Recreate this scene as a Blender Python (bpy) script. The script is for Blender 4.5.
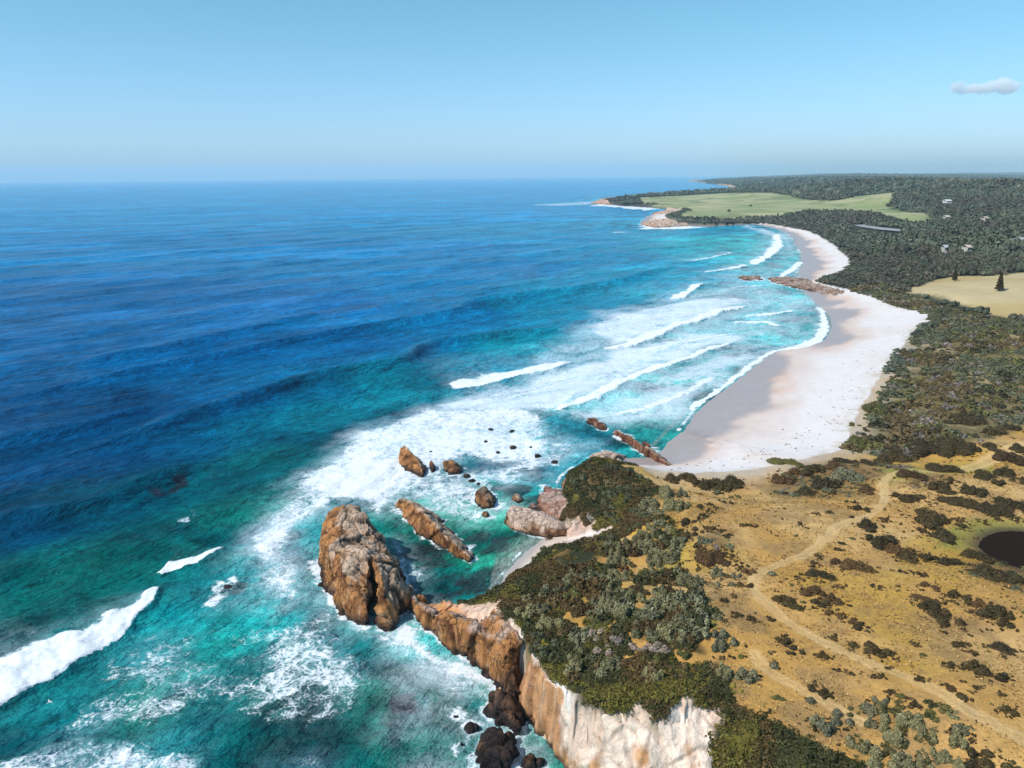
import bpy, bmesh, math, random
import numpy as np
rng = np.random.default_rng(7)
random.seed(7)
for o in list(bpy.data.objects):
    bpy.data.objects.remove(o)
SC = bpy.context.scene
COL = SC.collection
R = math.radians

# ------------------------------------------------------------------ camera
W_PX, H_PX, F_PX = 1024, 768, 773.6
CAM_Z = 80.0
PITCH = math.atan((384 - 176.0) / F_PX)
ROLL = math.atan(4.5 / 512)
fwd = np.array([0, math.cos(PITCH), -math.sin(PITCH)])
up0 = np.array([0, math.sin(PITCH), math.cos(PITCH)])
rt0 = np.array([1.0, 0, 0])
rt = rt0 * math.cos(ROLL) - up0 * math.sin(ROLL)
up = up0 * math.cos(ROLL) + rt0 * math.sin(ROLL)
cam_data = bpy.data.cameras.new('camera')
cam = bpy.data.objects.new('camera', cam_data)
COL.objects.link(cam)
cam_data.sensor_width = 36
cam_data.lens = 36 * F_PX / W_PX
cam_data.clip_start = 0.5
cam_data.clip_end = 120000
from mathutils import Matrix, Vector
m = Matrix.Identity(4)
for i in range(3):
    m[i][0], m[i][1], m[i][2] = rt[i], up[i], -fwd[i]
m[2][3] = CAM_Z
cam.matrix_world = m
SC.camera = cam

# ------------------------------------------------------------------ light
SUN_VEC = Vector((0.66, 0.36, -0.82)).normalized()      # direction the sunlight travels
SUN_EL = math.asin(-SUN_VEC.z)
SUN_ROT = math.atan2(-SUN_VEC.x, -SUN_VEC.y)
world = bpy.data.worlds.new('World')
SC.world = world
world.use_nodes = True
wn, wl = world.node_tree.nodes, world.node_tree.links
bg = wn['Background']
sky = wn.new('ShaderNodeTexSky')
sky.sky_type = 'NISHITA'
sky.sun_disc = False
sky.sun_elevation = SUN_EL
sky.sun_rotation = SUN_ROT
sky.altitude = 0
sky.air_density = 1.0
sky.dust_density = 0.6
sky.ozone_density = 1.0
tint = wn.new('ShaderNodeMix')
tint.data_type = 'RGBA'
tint.blend_type = 'MULTIPLY'
tint.inputs[0].default_value = 1.0
tc = wn.new('ShaderNodeTexCoord')
sx = wn.new('ShaderNodeSeparateXYZ'); wl.new(tc.outputs['Generated'], sx.inputs[0])
mr = wn.new('ShaderNodeMapRange'); mr.interpolation_type = 'SMOOTHSTEP'
mr.inputs[1].default_value = 0.0; mr.inputs[2].default_value = 0.20
wl.new(sx.outputs[2], mr.inputs[0])
tm = wn.new('ShaderNodeMix'); tm.data_type = 'RGBA'
tm.inputs[6].default_value = (0.81, 1.07, 1.58, 1)
tm.inputs[7].default_value = (0.72, 1.18, 1.29, 1)
wl.new(mr.outputs[0], tm.inputs[0]); wl.new(tm.outputs[2], tint.inputs[7])
wl.new(sky.outputs[0], tint.inputs[6])
wl.new(tint.outputs[2], bg.inputs[0])
bg.inputs[1].default_value = 0.115
sun_d = bpy.data.lights.new('sun', 'SUN')
sun_d.energy = 4.6
sun_d.angle = R(0.53)
sun_d.color = (1.0, 0.955, 0.89)
sun = bpy.data.objects.new('sun', sun_d)
COL.objects.link(sun)
sun.rotation_euler = SUN_VEC.to_track_quat('-Z', 'Y').to_euler()
SC.view_settings.view_transform = 'Standard'
SC.view_settings.look = 'None'
SC.view_settings.exposure = 0.0
SC.view_settings.gamma = 1.0
SC.view_settings.use_curve_mapping = False
SC.render.engine = 'CYCLES'
SC.cycles.max_bounces = 20
SC.cycles.diffuse_bounces = 2
SC.cycles.glossy_bounces = 2
SC.cycles.volume_bounces = 20
SC.cycles.transparent_max_bounces = 8
SC.cycles.use_denoising = True
SC.cycles.use_preview_denoising = True
HAZE_DENSITY = 5.2e-5
HAZE_COLOR = (0.62, 0.88, 1.0)

# ------------------------------------------------------------------ noise
def _h(ix, iy, iz, seed):
    h = (ix.astype(np.int64) * 374761393 + iy.astype(np.int64) * 668265263 + iz.astype(np.int64) * 2147483647 + seed * 974634777) & 0xFFFFFFFF
    h = ((h ^ (h >> 13)) * 1274126177) & 0xFFFFFFFF
    h = ((h ^ (h >> 16)) * 2246822519) & 0xFFFFFFFF
    h = h ^ (h >> 13)
    return (h & 0xFFFFFF).astype(np.float32) / 16777215.0

def vn2(x, y, seed=0):
    """value noise in 2-D, 0..1"""
    xi, yi = np.floor(x), np.floor(y)
    fx, fy = (x - xi).astype(np.float32), (y - yi).astype(np.float32)
    fx = fx * fx * fx * (fx * (fx * 6 - 15) + 10)
    fy = fy * fy * fy * (fy * (fy * 6 - 15) + 10)
    xi = xi.astype(np.int64); yi = yi.astype(np.int64); z = np.zeros_like(xi)
    a, b = _h(xi, yi, z, seed), _h(xi + 1, yi, z, seed)
    c, d = _h(xi, yi + 1, z, seed), _h(xi + 1, yi + 1, z, seed)
    return (a + (b - a) * fx) * (1 - fy) + (c + (d - c) * fx) * fy

def fbm2(x, y, sc, octs=4, seed=0, gain=0.5):
    x = np.asarray(x, dtype=np.float64) / sc; y = np.asarray(y, dtype=np.float64) / sc
    s, a, t = 0, 1.0, 0
    for k in range(octs):
        s = s + a * vn2(x + 17.3 * k, y - 9.1 * k, seed + k)
        t += a; a *= gain
        x, y = 1.62 * x - 1.18 * y, 1.18 * x + 1.62 * y
    return s / t

def vn3(x, y, z, seed=0):
    xi, yi, zi = np.floor(x), np.floor(y), np.floor(z)
    fx, fy, fz = x - xi, y - yi, z - zi
    fx = fx * fx * (3 - 2 * fx); fy = fy * fy * (3 - 2 * fy); fz = fz * fz * (3 - 2 * fz)
    xi = xi.astype(np.int64); yi = yi.astype(np.int64); zi = zi.astype(np.int64)
    def l(dz):
        a, b = _h(xi, yi, zi + dz, seed), _h(xi + 1, yi, zi + dz, seed)
        c, d = _h(xi, yi + 1, zi + dz, seed), _h(xi + 1, yi + 1, zi + dz, seed)
        return (a + (b - a) * fx) * (1 - fy) + (c + (d - c) * fx) * fy
    p, q = l(0), l(1)
    return p + (q - p) * fz

def fbm3(x, y, z, sc, octs=4, seed=0, gain=0.5):
    s, a, t = 0, 1.0, 0
    f = 1.0 / sc
    for k in range(octs):
        s = s + a * vn3(x * f + 5.7 * k, y * f - 3.3 * k, z * f + 11.1 * k, seed + k)
        t += a; a *= gain; f *= 2.03
    return s / t

def worley3(x, y, z, sc, seed=0):
    x, y, z = x / sc, y / sc, z / sc
    xi, yi, zi = np.floor(x).astype(np.int64), np.floor(y).astype(np.int64), np.floor(z).astype(np.int64)
    f1 = np.full(x.shape, 9.0); f2 = np.full(x.shape, 9.0); cid = np.zeros(x.shape)
    for dx in (-1, 0, 1):
        for dy in (-1, 0, 1):
            for dz in (-1, 0, 1):
                a, b, c = xi + dx, yi + dy, zi + dz
                px = a + _h(a, b, c, seed); py = b + _h(a, b, c, seed + 1); pz = c + _h(a, b, c, seed + 2)
                d = np.sqrt((px - x) ** 2 + (py - y) ** 2 + (pz - z) ** 2)
                n = d < f1
                f2 = np.where(n, f1, np.minimum(f2, d))
                cid = np.where(n, _h(a, b, c, seed + 3), cid)
                f1 = np.where(n, d, f1)
    return f1, f2, cid

def sstep(a, b, x):
    t = np.clip((x - a) / (b - a), 0, 1)
    return t * t * (3 - 2 * t)

def lerp(a, b, t):
    t = np.asarray(t)[..., None]
    return np.asarray(a) * (1 - t) + np.asarray(b) * t

# ------------------------------------------------------------------ survey: picture measurements turned into world points
def P(px, py, z=0.0):
    """world point at height z seen at a picture position (how the photograph was surveyed)"""
    d = fwd + rt * ((px - 512) / F_PX) + up * ((384 - py) / F_PX)
    t = (z - CAM_Z) / d[2]
    return np.array([d[0] * t, d[1] * t, z])

def px_per_m(p):
    return F_PX / float(np.dot(np.asarray(p) - np.array([0, 0, CAM_Z]), fwd))

def spline(pts, n=4):
    """Catmull-Rom through the points, n pieces per span"""
    pts = np.asarray(pts, dtype=float)
    out = []
    for i in range(len(pts) - 1):
        p0 = pts[max(i - 1, 0)]; p1 = pts[i]; p2 = pts[i + 1]; p3 = pts[min(i + 2, len(pts) - 1)]
        for k in range(n):
            t = k / n
            out.append(0.5 * ((2 * p1) + (-p0 + p2) * t + (2 * p0 - 5 * p1 + 4 * p2 - p3) * t * t + (-p0 + 3 * p1 - 3 * p2 + p3) * t ** 3))
    out.append(pts[-1])
    return np.array(out)

def seg_dist(x, y, poly, closed=False, attr=None):
    """distance to a polyline, signed side of the nearest piece (+ = its left), interpolated attribute, arc position 0..1"""
    poly = np.asarray(poly, dtype=float)
    A = poly; B = np.roll(poly, -1, axis=0)
    n = len(poly) if closed else len(poly) - 1
    best = np.full(x.shape, 1e18); side = np.zeros(x.shape); at = np.zeros(x.shape); arc = np.zeros(x.shape)
    for i in range(n):
        ax, ay = A[i][:2]; bx, by = B[i][:2]
        dx, dy = bx - ax, by - ay
        L = dx * dx + dy * dy + 1e-12
        t = np.clip(((x - ax) * dx + (y - ay) * dy) / L, 0, 1)
        ex, ey = x - ax - t * dx, y - ay - t * dy
        d = ex * ex + ey * ey
        m = d < best
        best = np.where(m, d, best)
        side = np.where(m, dx * ey - dy * ex, side)
        arc = np.where(m, (i + t) / n, arc)
        if attr is not None:
            a0, a1 = attr[i], attr[(i + 1) % len(attr)]
            at = np.where(m, a0 + (a1 - a0) * t, at)
    return np.sqrt(best), np.sign(side), at, arc

def inside(x, y, poly):
    poly = np.asarray(poly, dtype=float)
    c = np.zeros(x.shape, dtype=bool)
    n = len(poly); j = n - 1
    for i in range(n):
        xi, yi = poly[i][:2]; xj, yj = poly[j][:2]
        if yi != yj:
            c ^= ((yi > y) != (yj > y)) & (x < (xj - xi) * (y - yi) / (yj - yi) + xi)
        j = i
    return c

def sd_poly(x, y, poly, attr=None):
    d, _, at, _ = seg_dist(x, y, poly, True, attr)
    return np.where(inside(x, y, poly), d, -d), at

# coastline at sea level
C_PX = [(556, 772), (531, 748), (517, 727), (508, 702), (496, 674), (476, 662), (455, 650), (437, 636), (422, 620), (413, 605),
        (425, 603), (445, 609), (472, 613), (496, 601), (502, 580), (517, 560), (534, 545), (554, 530), (568, 512), (563, 496), (560, 482), (574, 468),
        (598, 460), (628, 458), (650, 456), (668, 441), (681, 431), (694, 413), (714, 396), (736, 379), (760, 361), (778, 351), (806, 347), (823, 338),
        (827, 320), (818, 303), (806, 292), (800, 280), (798, 268), (803, 258), (797, 246), (790, 236), (777, 229), (752, 224),
        (720, 225.5), (690, 225), (655, 227), (640, 223), (651, 214.5), (668, 209), (650, 207), (620, 205), (600, 202.3), (603, 198.2),
        (640, 195.5), (690, 192), (735, 189), (716, 184.2), (704, 183.0), (688, 181.3)]
C_near = [(9000, -300), (300, -120), (170, -20), (95, 40), (66, 60), (46, 70.5), (32, 75), (20, 79.5), (12, 84.5)]
C_pts = np.array([P(a, b)[:2] for a, b in C_PX])
far_pt = P(690, 180.2)[:2]
C = np.vstack([np.array(C_near), spline(C_pts, 3), [far_pt, (7000, 22000), (12000, 33000), (60000, 33000), (60000, -300)]])
# upper edge of cliffs and beaches: picture position, height, bareness of the slope below it (1 = bare rock or sand)
E_PX = [(1080, 850, 12, 0), (920, 790, 12, 0), (830, 745, 12.5, 0), (775, 722, 13, 0), (738, 704, 13, .35), (720, 690, 13.3, 1), (690, 688, 13.5, 1), (650, 700, 13, .9), (600, 692, 12, .9),
        (560, 682, 11, 1), (540, 660, 11, 1), (524, 636, 11, 1), (510, 613, 10.5, 1), (503, 601, 10, .8), (520, 589, 9, .3), (545, 575, 8, .3), (565, 553, 7.5, .3),
        (580, 543, 6, .8), (600, 536, 5, 1), (614, 527, 5.5, 1), (600, 514, 6.0, .9), (582, 498, 7, .35), (570, 484, 7.5, .1), (582, 471, 8.5, .1), (605, 464, 8.0, .05), (628, 465, 6.5, .4), (648, 468, 4.8, 1),
        (690, 472, 4.4, 1), (740, 470, 4.2, 1), (790, 460, 5, 1), (832, 450, 4, 1), (852, 438, 3.4, 1), (852, 425, 3.2, 1), (868, 404, 3.2, 1), (880, 382, 3.2, 1), (900, 352, 3, 1),
        (908, 334, 3, 1), (934, 317, 3, 1), (902, 307, 3, 1), (880, 298, 3, 1), (860, 292, 2.6, 1), (838, 287, 2.2, 1), (818, 281, 2.2, 1), (836, 274, 2.6, 1), (848, 266, 3, 1), (846, 255, 3, 1), (834, 244, 3, 1), (812, 232, 3, 1),
        (783, 226, 3, 1), (758, 222.5, 3, 1), (720, 223, 5, .6), (692, 222.5, 5, .7), (676, 221.5, 5, .9), (668, 215, 5, .9), (684, 209.6, 6, .7), (655, 205, 7, .7), (625, 202.5, 9, .7), (608, 199.8, 10, .6),
        (640, 195.9, 12, 0), (700, 191.5, 14, 0), (742, 188.6, 14, 0), (730, 184.4, 8, .8), (712, 182.9, 8, .8), (700, 181.2, 8, .5)]
E_near = [(9000, -260, 12, 0), (320, -80, 12, 0), (190, 10, 12, 0), (110, 56, 12, 0)]
E_w = [(lambda p: (p[0], p[1], z, b))(P(a, c, z)) for a, c, z, b in E_PX]
E_s = spline(np.array(E_w), 3)
E = np.vstack([np.array(E_near), E_s, [(6000, 20000, 20, 0), (12500, 32500, 30, 0), (58000, 32500, 30, 0), (58000, -260, 12, 0)]])
# interior spot heights
Z_PX = [(800, 600, 13), (900, 600, 13), (1000, 620, 13), (900, 700, 13.5), (1000, 720, 14), (700, 620, 14), (640, 600, 13), (600, 600, 11.5), (650, 640, 13.5), (800, 520, 11.5), (720, 530, 12.5), (660, 500, 11),
        (620, 488, 11.2), (648, 505, 11.5), (610, 560, 9.0), (850, 470, 7), (950, 440, 7), (900, 480, 9), (1000, 500, 10), (1000, 550, 10), (930, 530, 11), (930, 390, 6), (1000, 370, 8), (960, 340, 7.5), (1000, 330, 9), (960, 290, 9), (1020, 285, 10), (900, 285, 7),
        (860, 250, 9), (950, 240, 14), (1020, 240, 18), (880, 225, 7), (800, 222, 8), (850, 212, 11), (940, 215, 15), (1020, 210, 24), (750, 210, 12), (700, 205, 12), (660, 199, 12), (760, 193, 22), (850, 195, 24), (900, 188, 32), (980, 192, 40), (1020, 185, 52),
        (820, 184, 30), (760, 183, 20), (900, 181, 55)]
Z_W = np.array([P(a, b, z) for a, b, z in Z_PX])

CAMXY = np.zeros(2)
def lp(x, y):
    return np.arctan2(x, y), 0.5 * np.log(x * x + y * y + 1.0)
_zs = np.vstack([Z_W[:, :3], E_s[::2, :3]])
_za, _zb = lp(_zs[:, 0], _zs[:, 1])
def inner_height(x, y):
    a, b = lp(x, y)
    num = np.zeros(x.shape); den = np.zeros(x.shape)
    for i in range(len(_zs)):
        d = (a - _za[i]) ** 2 + (b - _zb[i]) ** 2 + 2e-5
        w = 1.0 / (d * d)
        num += w * _zs[i, 2]; den += w
    return num / den

COVE = [P(*p)[:2] for p in [(488, 597), (499, 579), (513, 558), (531, 541), (556, 524), (572, 536), (560, 556), (536, 578), (512, 594), (500, 602)]]
COVE2 = [P(*p)[:2] for p in [(498, 690), (510, 726), (526, 750), (552, 778), (580, 780), (553, 742), (538, 716), (522, 688)]]
PATHS = [[(908, 462), (893, 468), (884, 478), (885, 494), (880, 508), (868, 520), (840, 532), (812, 545), (785, 558), (764, 571), (754, 583), (757, 598), (772, 611), (800, 633), (850, 660), (900, 684), (936, 702), (972, 726), (1030, 758), (1100, 800)],
         [(756, 660), (768, 676), (800, 692), (838, 711), (862, 722)],
         [(908, 462), (940, 462), (975, 456), (1000, 446), (1035, 432)]]
PATHS_W = [spline([P(a, b, 12.5 if b > 540 else 9.5)[:2] for a, b in q], 4) for q in PATHS]
PATH_WID = [1.0, .9, 2.0]
POND = spline([P(a, b, 9.6)[:2] for a, b in [(977, 546), (984, 537), (998, 532), (1015, 531), (1050, 535), (1062, 552), (1040, 572), (1012, 566), (990, 557), (977, 546)]], 4)
POND_Z = 9.6

def ground(x, y, full=False):
    """height of the land; with full=True also the masks the colouring needs"""
    x = np.asarray(x, dtype=float); y = np.asarray(y, dtype=float)
    r = np.sqrt(x * x + y * y)
    wa = np.clip(r * 0.012, 0.9, 60)
    near = np.exp(-r / 400)
    jx = (fbm2(x, y, 9.0, 3, 21) - .5) * 4.2 * near + (fbm2(x, y, 70.0, 3, 31) - .5) * 10 * (1 - near)
    jy = (fbm2(x, y, 9.0, 3, 41) - .5) * 4.2 * near + (fbm2(x, y, 70.0, 3, 51) - .5) * 10 * (1 - near)
    sc, _ = sd_poly(x + jx, y + jy, C)
    se, _ = sd_poly(x + jx, y + jy, E)
    _, _, he, _ = seg_dist(x + jx, y + jy, E, True, E[:, 2])
    _, _, be, _ = seg_dist(x + jx, y + jy, E, True, E[:, 3])
    dC, dE = np.abs(sc), np.abs(se)
    t = dC / (dC + dE + 1e-6)
    zi = inner_height(x, y)
    wedge = np.exp(-dE / np.clip(r * 0.05, 5, 400))
    z_in = he * wedge + zi * (1 - wedge)
    cliff = sstep(4.2, 7.0, he)
    prof = (t ** 1.7) * (1 - cliff) + (t ** 0.75) * cliff
    z = np.where(se > 0, z_in, np.where(sc > 0, he * prof, -np.minimum(0.05 * dC + 0.25, 3.0)))
    # relief
    rel = (fbm2(x, y, 28, 4, 3) - .5) * 2.4 + (fbm2(x, y, 4.5, 3, 8) - .5) * 0.5
    z = z + np.where(se > 0, rel * sstep(0, 8, dE) * sstep(3.5, 7, z_in) , 0) * np.exp(-r / 900)
    z = z + np.where(se > 0, (fbm2(x, y, 11, 3, 9) - .5) * 3.6 * sstep(0, 9, dE) * (1 - sstep(-2, 8, x * .92 - (y - 100) * .12 - 14)), 0) * np.exp(-r / 300)
    hills = fbm2(x, y, 2600, 4, 77)
    z = z + np.where(se > 0, np.clip(hills - 0.42, 0, 1) * 150 * sstep(2600, 9000, r) * sstep(0, 600, dE), 0)
    crag = np.where((se <= 0) & (sc > 0), (fbm2(x, y, 3.2, 4, 13) - .5) * 3.4 * cliff * sstep(0, .12, t) * sstep(0, .15, 1 - t), 0)
    z = z + crag
    cv = inside(x, y, COVE) | inside(x, y, COVE2)
    z = np.where(cv, np.minimum(z, np.clip(0.16 * sc, -1, 1.5)), z)
    cv2 = inside(x, y, COVE2)
    z = np.where(cv2, .55 + np.clip(.1 * (sc + 2), 0, .8), z)
    dp, _, _, _ = seg_dist(x, y, POND, True)
    pin = inside(x, y, POND)
    near_p = np.exp(-(dp / 9) ** 2)
    z = np.where(pin, POND_Z - 0.5 * sstep(0, 2, dp) - .02, z * (1 - near_p) + (POND_Z + 0.10 + 0.03 * dp) * near_p)
    if full:
        return z, dict(sc=sc, se=se, he=he, bare=be, t=t, cliff=cliff, cove=cv, pond=pin, dp=dp, r=r)
    return z

def gz(x, y):
    return float(ground(np.array([x]), np.array([y]))[0])

def G(px, py, n=5):
    """where the picture position meets the land"""
    px = np.atleast_1d(np.asarray(px, dtype=float)); py = np.atleast_1d(np.asarray(py, dtype=float))
    z = np.full(px.shape, 10.0)
    d = fwd[None] + rt[None] * ((px - 512) / F_PX)[:, None] + up[None] * ((384 - py) / F_PX)[:, None]
    for _ in range(n):
        t = (z - CAM_Z) / d[:, 2]
        x, y = d[:, 0] * t, d[:, 1] * t
        z = 0.4 * z + 0.6 * np.maximum(ground(x, y), 0)
    t = (z - CAM_Z) / d[:, 2]
    return np.stack([d[:, 0] * t, d[:, 1] * t, z], 1)

def Q(poly, z=10.0):
    return np.array([P(a, b, z)[:2] for a, b in poly])

# ------------------------------------------------------------------ materials
def new_mat(name):
    mt = bpy.data.materials.new(name)
    mt.use_nodes = True
    nt = mt.node_tree
    return mt, nt, nt.nodes, nt.links, nt.nodes['Principled BSDF']

def nd(nt, typ, **kw):
    n = nt.nodes.new(typ)
    for k, v in kw.items():
        setattr(n, k, v)
    return n

def math_n(nt, op, a, b=None, c=None, clamp=False):
    n = nt.nodes.new('ShaderNodeMath'); n.operation = op; n.use_clamp = clamp
    for i, v in enumerate((a, b, c)):
        if v is None: continue
        if isinstance(v, (int, float)): n.inputs[i].default_value = v
        else: nt.links.new(v, n.inputs[i])
    return n.outputs[0]

def mixc(nt, fac, a, b, mode='MIX'):
    n = nt.nodes.new('ShaderNodeMix'); n.data_type = 'RGBA'; n.blend_type = mode
    for i, v in ((0, fac), (6, a), (7, b)):
        if isinstance(v, (int, float)): n.inputs[i].default_value = v
        elif isinstance(v, tuple): n.inputs[i].default_value = v if len(v) == 4 else v + (1,)
        else: nt.links.new(v, n.inputs[i])
    return n.outputs[2]

def noise(nt, vec, scale, detail=4, rough=.55, dist=0.0):
    n = nt.nodes.new('ShaderNodeTexNoise'); n.inputs['Scale'].default_value = scale
    n.inputs['Detail'].default_value = detail; n.inputs['Roughness'].default_value = rough; n.inputs['Distortion'].default_value = dist
    if vec is not None: nt.links.new(vec, n.inputs['Vector'])
    return n.outputs['Fac']

def ramp(nt, v, a, b, lo=0.0, hi=1.0):
    n = nt.nodes.new('ShaderNodeMapRange'); n.interpolation_type = 'SMOOTHSTEP'
    nt.links.new(v, n.inputs[0])
    for i, q in enumerate((a, b, lo, hi)): n.inputs[i + 1].default_value = q
    return n.outputs[0]

def scaled(nt, vec, s):
    n = nt.nodes.new('ShaderNodeVectorMath'); n.operation = 'MULTIPLY'
    nt.links.new(vec, n.inputs[0]); n.inputs[1].default_value = s
    return n.outputs[0]

def attr(nt, name):
    n = nt.nodes.new('ShaderNodeAttribute'); n.attribute_name = name
    return n

def wpos(nt):
    return nt.nodes.new('ShaderNodeNewGeometry').outputs['Position']

# land: colour attribute carries what covers the ground, noise adds the grain
def land_material(name, grain=1.6, bump=.25, bump_scale=2.2, rough=.92, amp=.45):
    mt, nt, ns, ln, pb = new_mat(name)
    pos = wpos(nt)
    col = attr(nt, 'Col').outputs['Color']
    n1 = noise(nt, pos, grain, 6, .65)
    n2 = noise(nt, pos, grain * .17, 4, .6)
    f = math_n(nt, 'ADD', math_n(nt, 'MULTIPLY', n1, amp * 1.6), math_n(nt, 'MULTIPLY', n2, amp))
    f = math_n(nt, 'ADD', f, 1 - amp * 1.3)
    cc = mixc(nt, 1.0, col, f, 'MULTIPLY')
    ln.new(cc, pb.inputs['Base Color'])
    wet = attr(nt, 'wet').outputs['Fac']
    ln.new(math_n(nt, 'SUBTRACT', rough, math_n(nt, 'MULTIPLY', wet, rough - .27)), pb.inputs['Roughness'])
    pb.inputs['Specular IOR Level'].default_value = .3
    b = nd(nt, 'ShaderNodeBump'); b.inputs['Strength'].default_value = bump; b.inputs['Distance'].default_value = .5
    ln.new(noise(nt, pos, bump_scale, 6, .7), b.inputs['Height'])
    ln.new(b.outputs[0], pb.inputs['Normal'])
    return mt

def rock_material(name, crack_lo=.5, contrast=.62, bump=1.0):
    mt, nt, ns, ln, pb = new_mat(name)
    pos = wpos(nt)
    col = attr(nt, 'Col').outputs['Color']
    st = scaled(nt, pos, (1.0, 1.0, .28))
    n1 = noise(nt, st, .9, 8, .68, .25)
    n2 = noise(nt, pos, 3.1, 5, .7)
    f = math_n(nt, 'ADD', math_n(nt, 'MULTIPLY', n1, 1.9), math_n(nt, 'MULTIPLY', n2, 1.2))
    f = math_n(nt, 'MAXIMUM', math_n(nt, 'ADD', math_n(nt, 'MULTIPLY', f, contrast), 1.06 - 1.55 * contrast), .25)
    cc = mixc(nt, 1.0, col, f, 'MULTIPLY')
    # cracks: darker lines along the joints
    vo = nd(nt, 'ShaderNodeTexVoronoi', feature='DISTANCE_TO_EDGE'); vo.inputs['Scale'].default_value = .42
    dn = nd(nt, 'ShaderNodeTexNoise'); dn.inputs['Scale'].default_value = .5; dn.inputs['Detail'].default_value = 4
    ln.new(pos, dn.inputs['Vector'])
    mx = nd(nt, 'ShaderNodeMix', data_type='VECTOR'); mx.inputs[0].default_value = .75
    ad = nd(nt, 'ShaderNodeVectorMath', operation='ADD'); ln.new(st, ad.inputs[0])
    sc_ = nd(nt, 'ShaderNodeVectorMath', operation='SCALE'); sc_.inputs['Scale'].default_value = 2.4
    ln.new(dn.outputs['Color'], sc_.inputs[0]); ln.new(sc_.outputs[0], ad.inputs[1])
    ln.new(ad.outputs[0], vo.inputs['Vector'])
    cr = ramp(nt, vo.outputs['Distance'], 0.0, .045, crack_lo, 1.0)
    cc = mixc(nt, 1.0, cc, cr, 'MULTIPLY')
    ln.new(cc, pb.inputs['Base Color'])
    wet = attr(nt, 'wet').outputs['Fac']
    ln.new(math_n(nt, 'SUBTRACT', .88, math_n(nt, 'MULTIPLY', wet, .55)), pb.inputs['Roughness'])
    pb.inputs['Specular IOR Level'].default_value = .3
    b = nd(nt, 'ShaderNodeBump'); b.inputs['Strength'].default_value = bump; b.inputs['Distance'].default_value = 1.1
    hgt = math_n(nt, 'ADD', math_n(nt, 'MULTIPLY', n1, 1.0), math_n(nt, 'ADD', math_n(nt, 'MULTIPLY', n2, .35), math_n(nt, 'MULTIPLY', cr, .5)))
    ln.new(hgt, b.inputs['Height']); ln.new(b.outputs[0], pb.inputs['Normal'])
    return mt

def leaf_material(name, color, vary=.5, transl=.0):
    mt, nt, ns, ln, pb = new_mat(name)
    t = attr(nt, 'tint').outputs['Fac']
    oi = nt.nodes.new('ShaderNodeObjectInfo').outputs['Random']
    f = math_n(nt, 'ADD', math_n(nt, 'MULTIPLY', t, vary * 2), 1 - vary)
    f = math_n(nt, 'MULTIPLY', f, math_n(nt, 'ADD', math_n(nt, 'MULTIPLY', oi, .5), .75))
    c = mixc(nt, 1.0, color + (1,), f, 'MULTIPLY')
    warm = mixc(nt, math_n(nt, 'MULTIPLY', oi, .35), c, (color[0] * 1.35, color[1] * 1.05, color[2] * .6, 1))
    ln.new(warm, pb.inputs['Base Color'])
    pb.inputs['Roughness'].default_value = .62
    pb.inputs['Specular IOR Level'].default_value = .25
    return mt

def plain(name, color, rough=.8, spec=.3):
    mt, nt, ns, ln, pb = new_mat(name)
    pos = wpos(nt)
    n = noise(nt, pos, 1.2, 5)
    f = math_n(nt, 'ADD', math_n(nt, 'MULTIPLY', n, .5), .75)
    ln.new(mixc(nt, 1.0, color + (1,), f, 'MULTIPLY'), pb.inputs['Base Color'])
    pb.inputs['Roughness'].default_value = rough
    pb.inputs['Specular IOR Level'].default_value = spec
    return mt

def foliage_stuff_material(name, vary=.45):
    """joined foliage: per-clump colour in 'Col', per-leaf lightness in 'tint'"""
    mt, nt, ns, ln, pb = new_mat(name)
    t = attr(nt, 'tint').outputs['Fac']
    f = math_n(nt, 'ADD', math_n(nt, 'MULTIPLY', t, vary * 2), 1 - vary)
    ln.new(mixc(nt, 1.0, attr(nt, 'Col').outputs['Color'], f, 'MULTIPLY'), pb.inputs['Base Color'])
    pb.inputs['Roughness'].default_value = .7
    pb.inputs['Specular IOR Level'].default_value = .2
    return mt

# ------------------------------------------------------------------ mesh helpers
def mesh_obj(name, verts, faces, mat=None, smooth=False, parent=None, attrs=None, link=True):
    """verts (n,3); faces (m,3) or (m,4) arrays or list of lists"""
    me = bpy.data.meshes.new(name)
    verts = np.asarray(verts, dtype=np.float32)
    if isinstance(faces, np.ndarray):
        nf, k = faces.shape
        me.vertices.add(len(verts)); me.vertices.foreach_set('co', verts.ravel())
        me.loops.add(nf * k); me.loops.foreach_set('vertex_index', faces.astype(np.int32).ravel())
        me.polygons.add(nf)
        me.polygons.foreach_set('loop_start', np.arange(0, nf * k, k, dtype=np.int32))
        me.update(calc_edges=True)
    else:
        me.from_pydata([tuple(v) for v in verts], [], faces)
    for nm, data in (attrs or {}).items():
        data = np.asarray(data, dtype=np.float32)
        if data.ndim == 2:
            if data.shape[1] == 3: data = np.hstack([data, np.ones((len(data), 1), np.float32)])
            a = me.attributes.new(nm, 'FLOAT_COLOR', 'POINT'); a.data.foreach_set('color', data.ravel())
        else:
            a = me.attributes.new(nm, 'FLOAT', 'POINT'); a.data.foreach_set('value', data.ravel())
    if smooth:
        me.polygons.foreach_set('use_smooth', np.ones(len(me.polygons), dtype=bool))
    if mat: me.materials.append(mat)
    me.validate(clean_customdata=False)
    ob = bpy.data.objects.new(name, me)
    if link: COL.objects.link(ob)
    if parent: ob.parent = parent
    return ob

def tag(o, label=None, cat=None, group=None, kind=None):
    if label: o['label'] = label
    if cat: o['category'] = cat
    if group: o['group'] = group
    if kind: o['kind'] = kind
    return o

def empty(name, loc, rz=0):
    o = bpy.data.objects.new(name, None); COL.objects.link(o)
    o.location = loc; o.rotation_euler = (0, 0, rz)
    o.empty_display_size = .1
    return o

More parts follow.
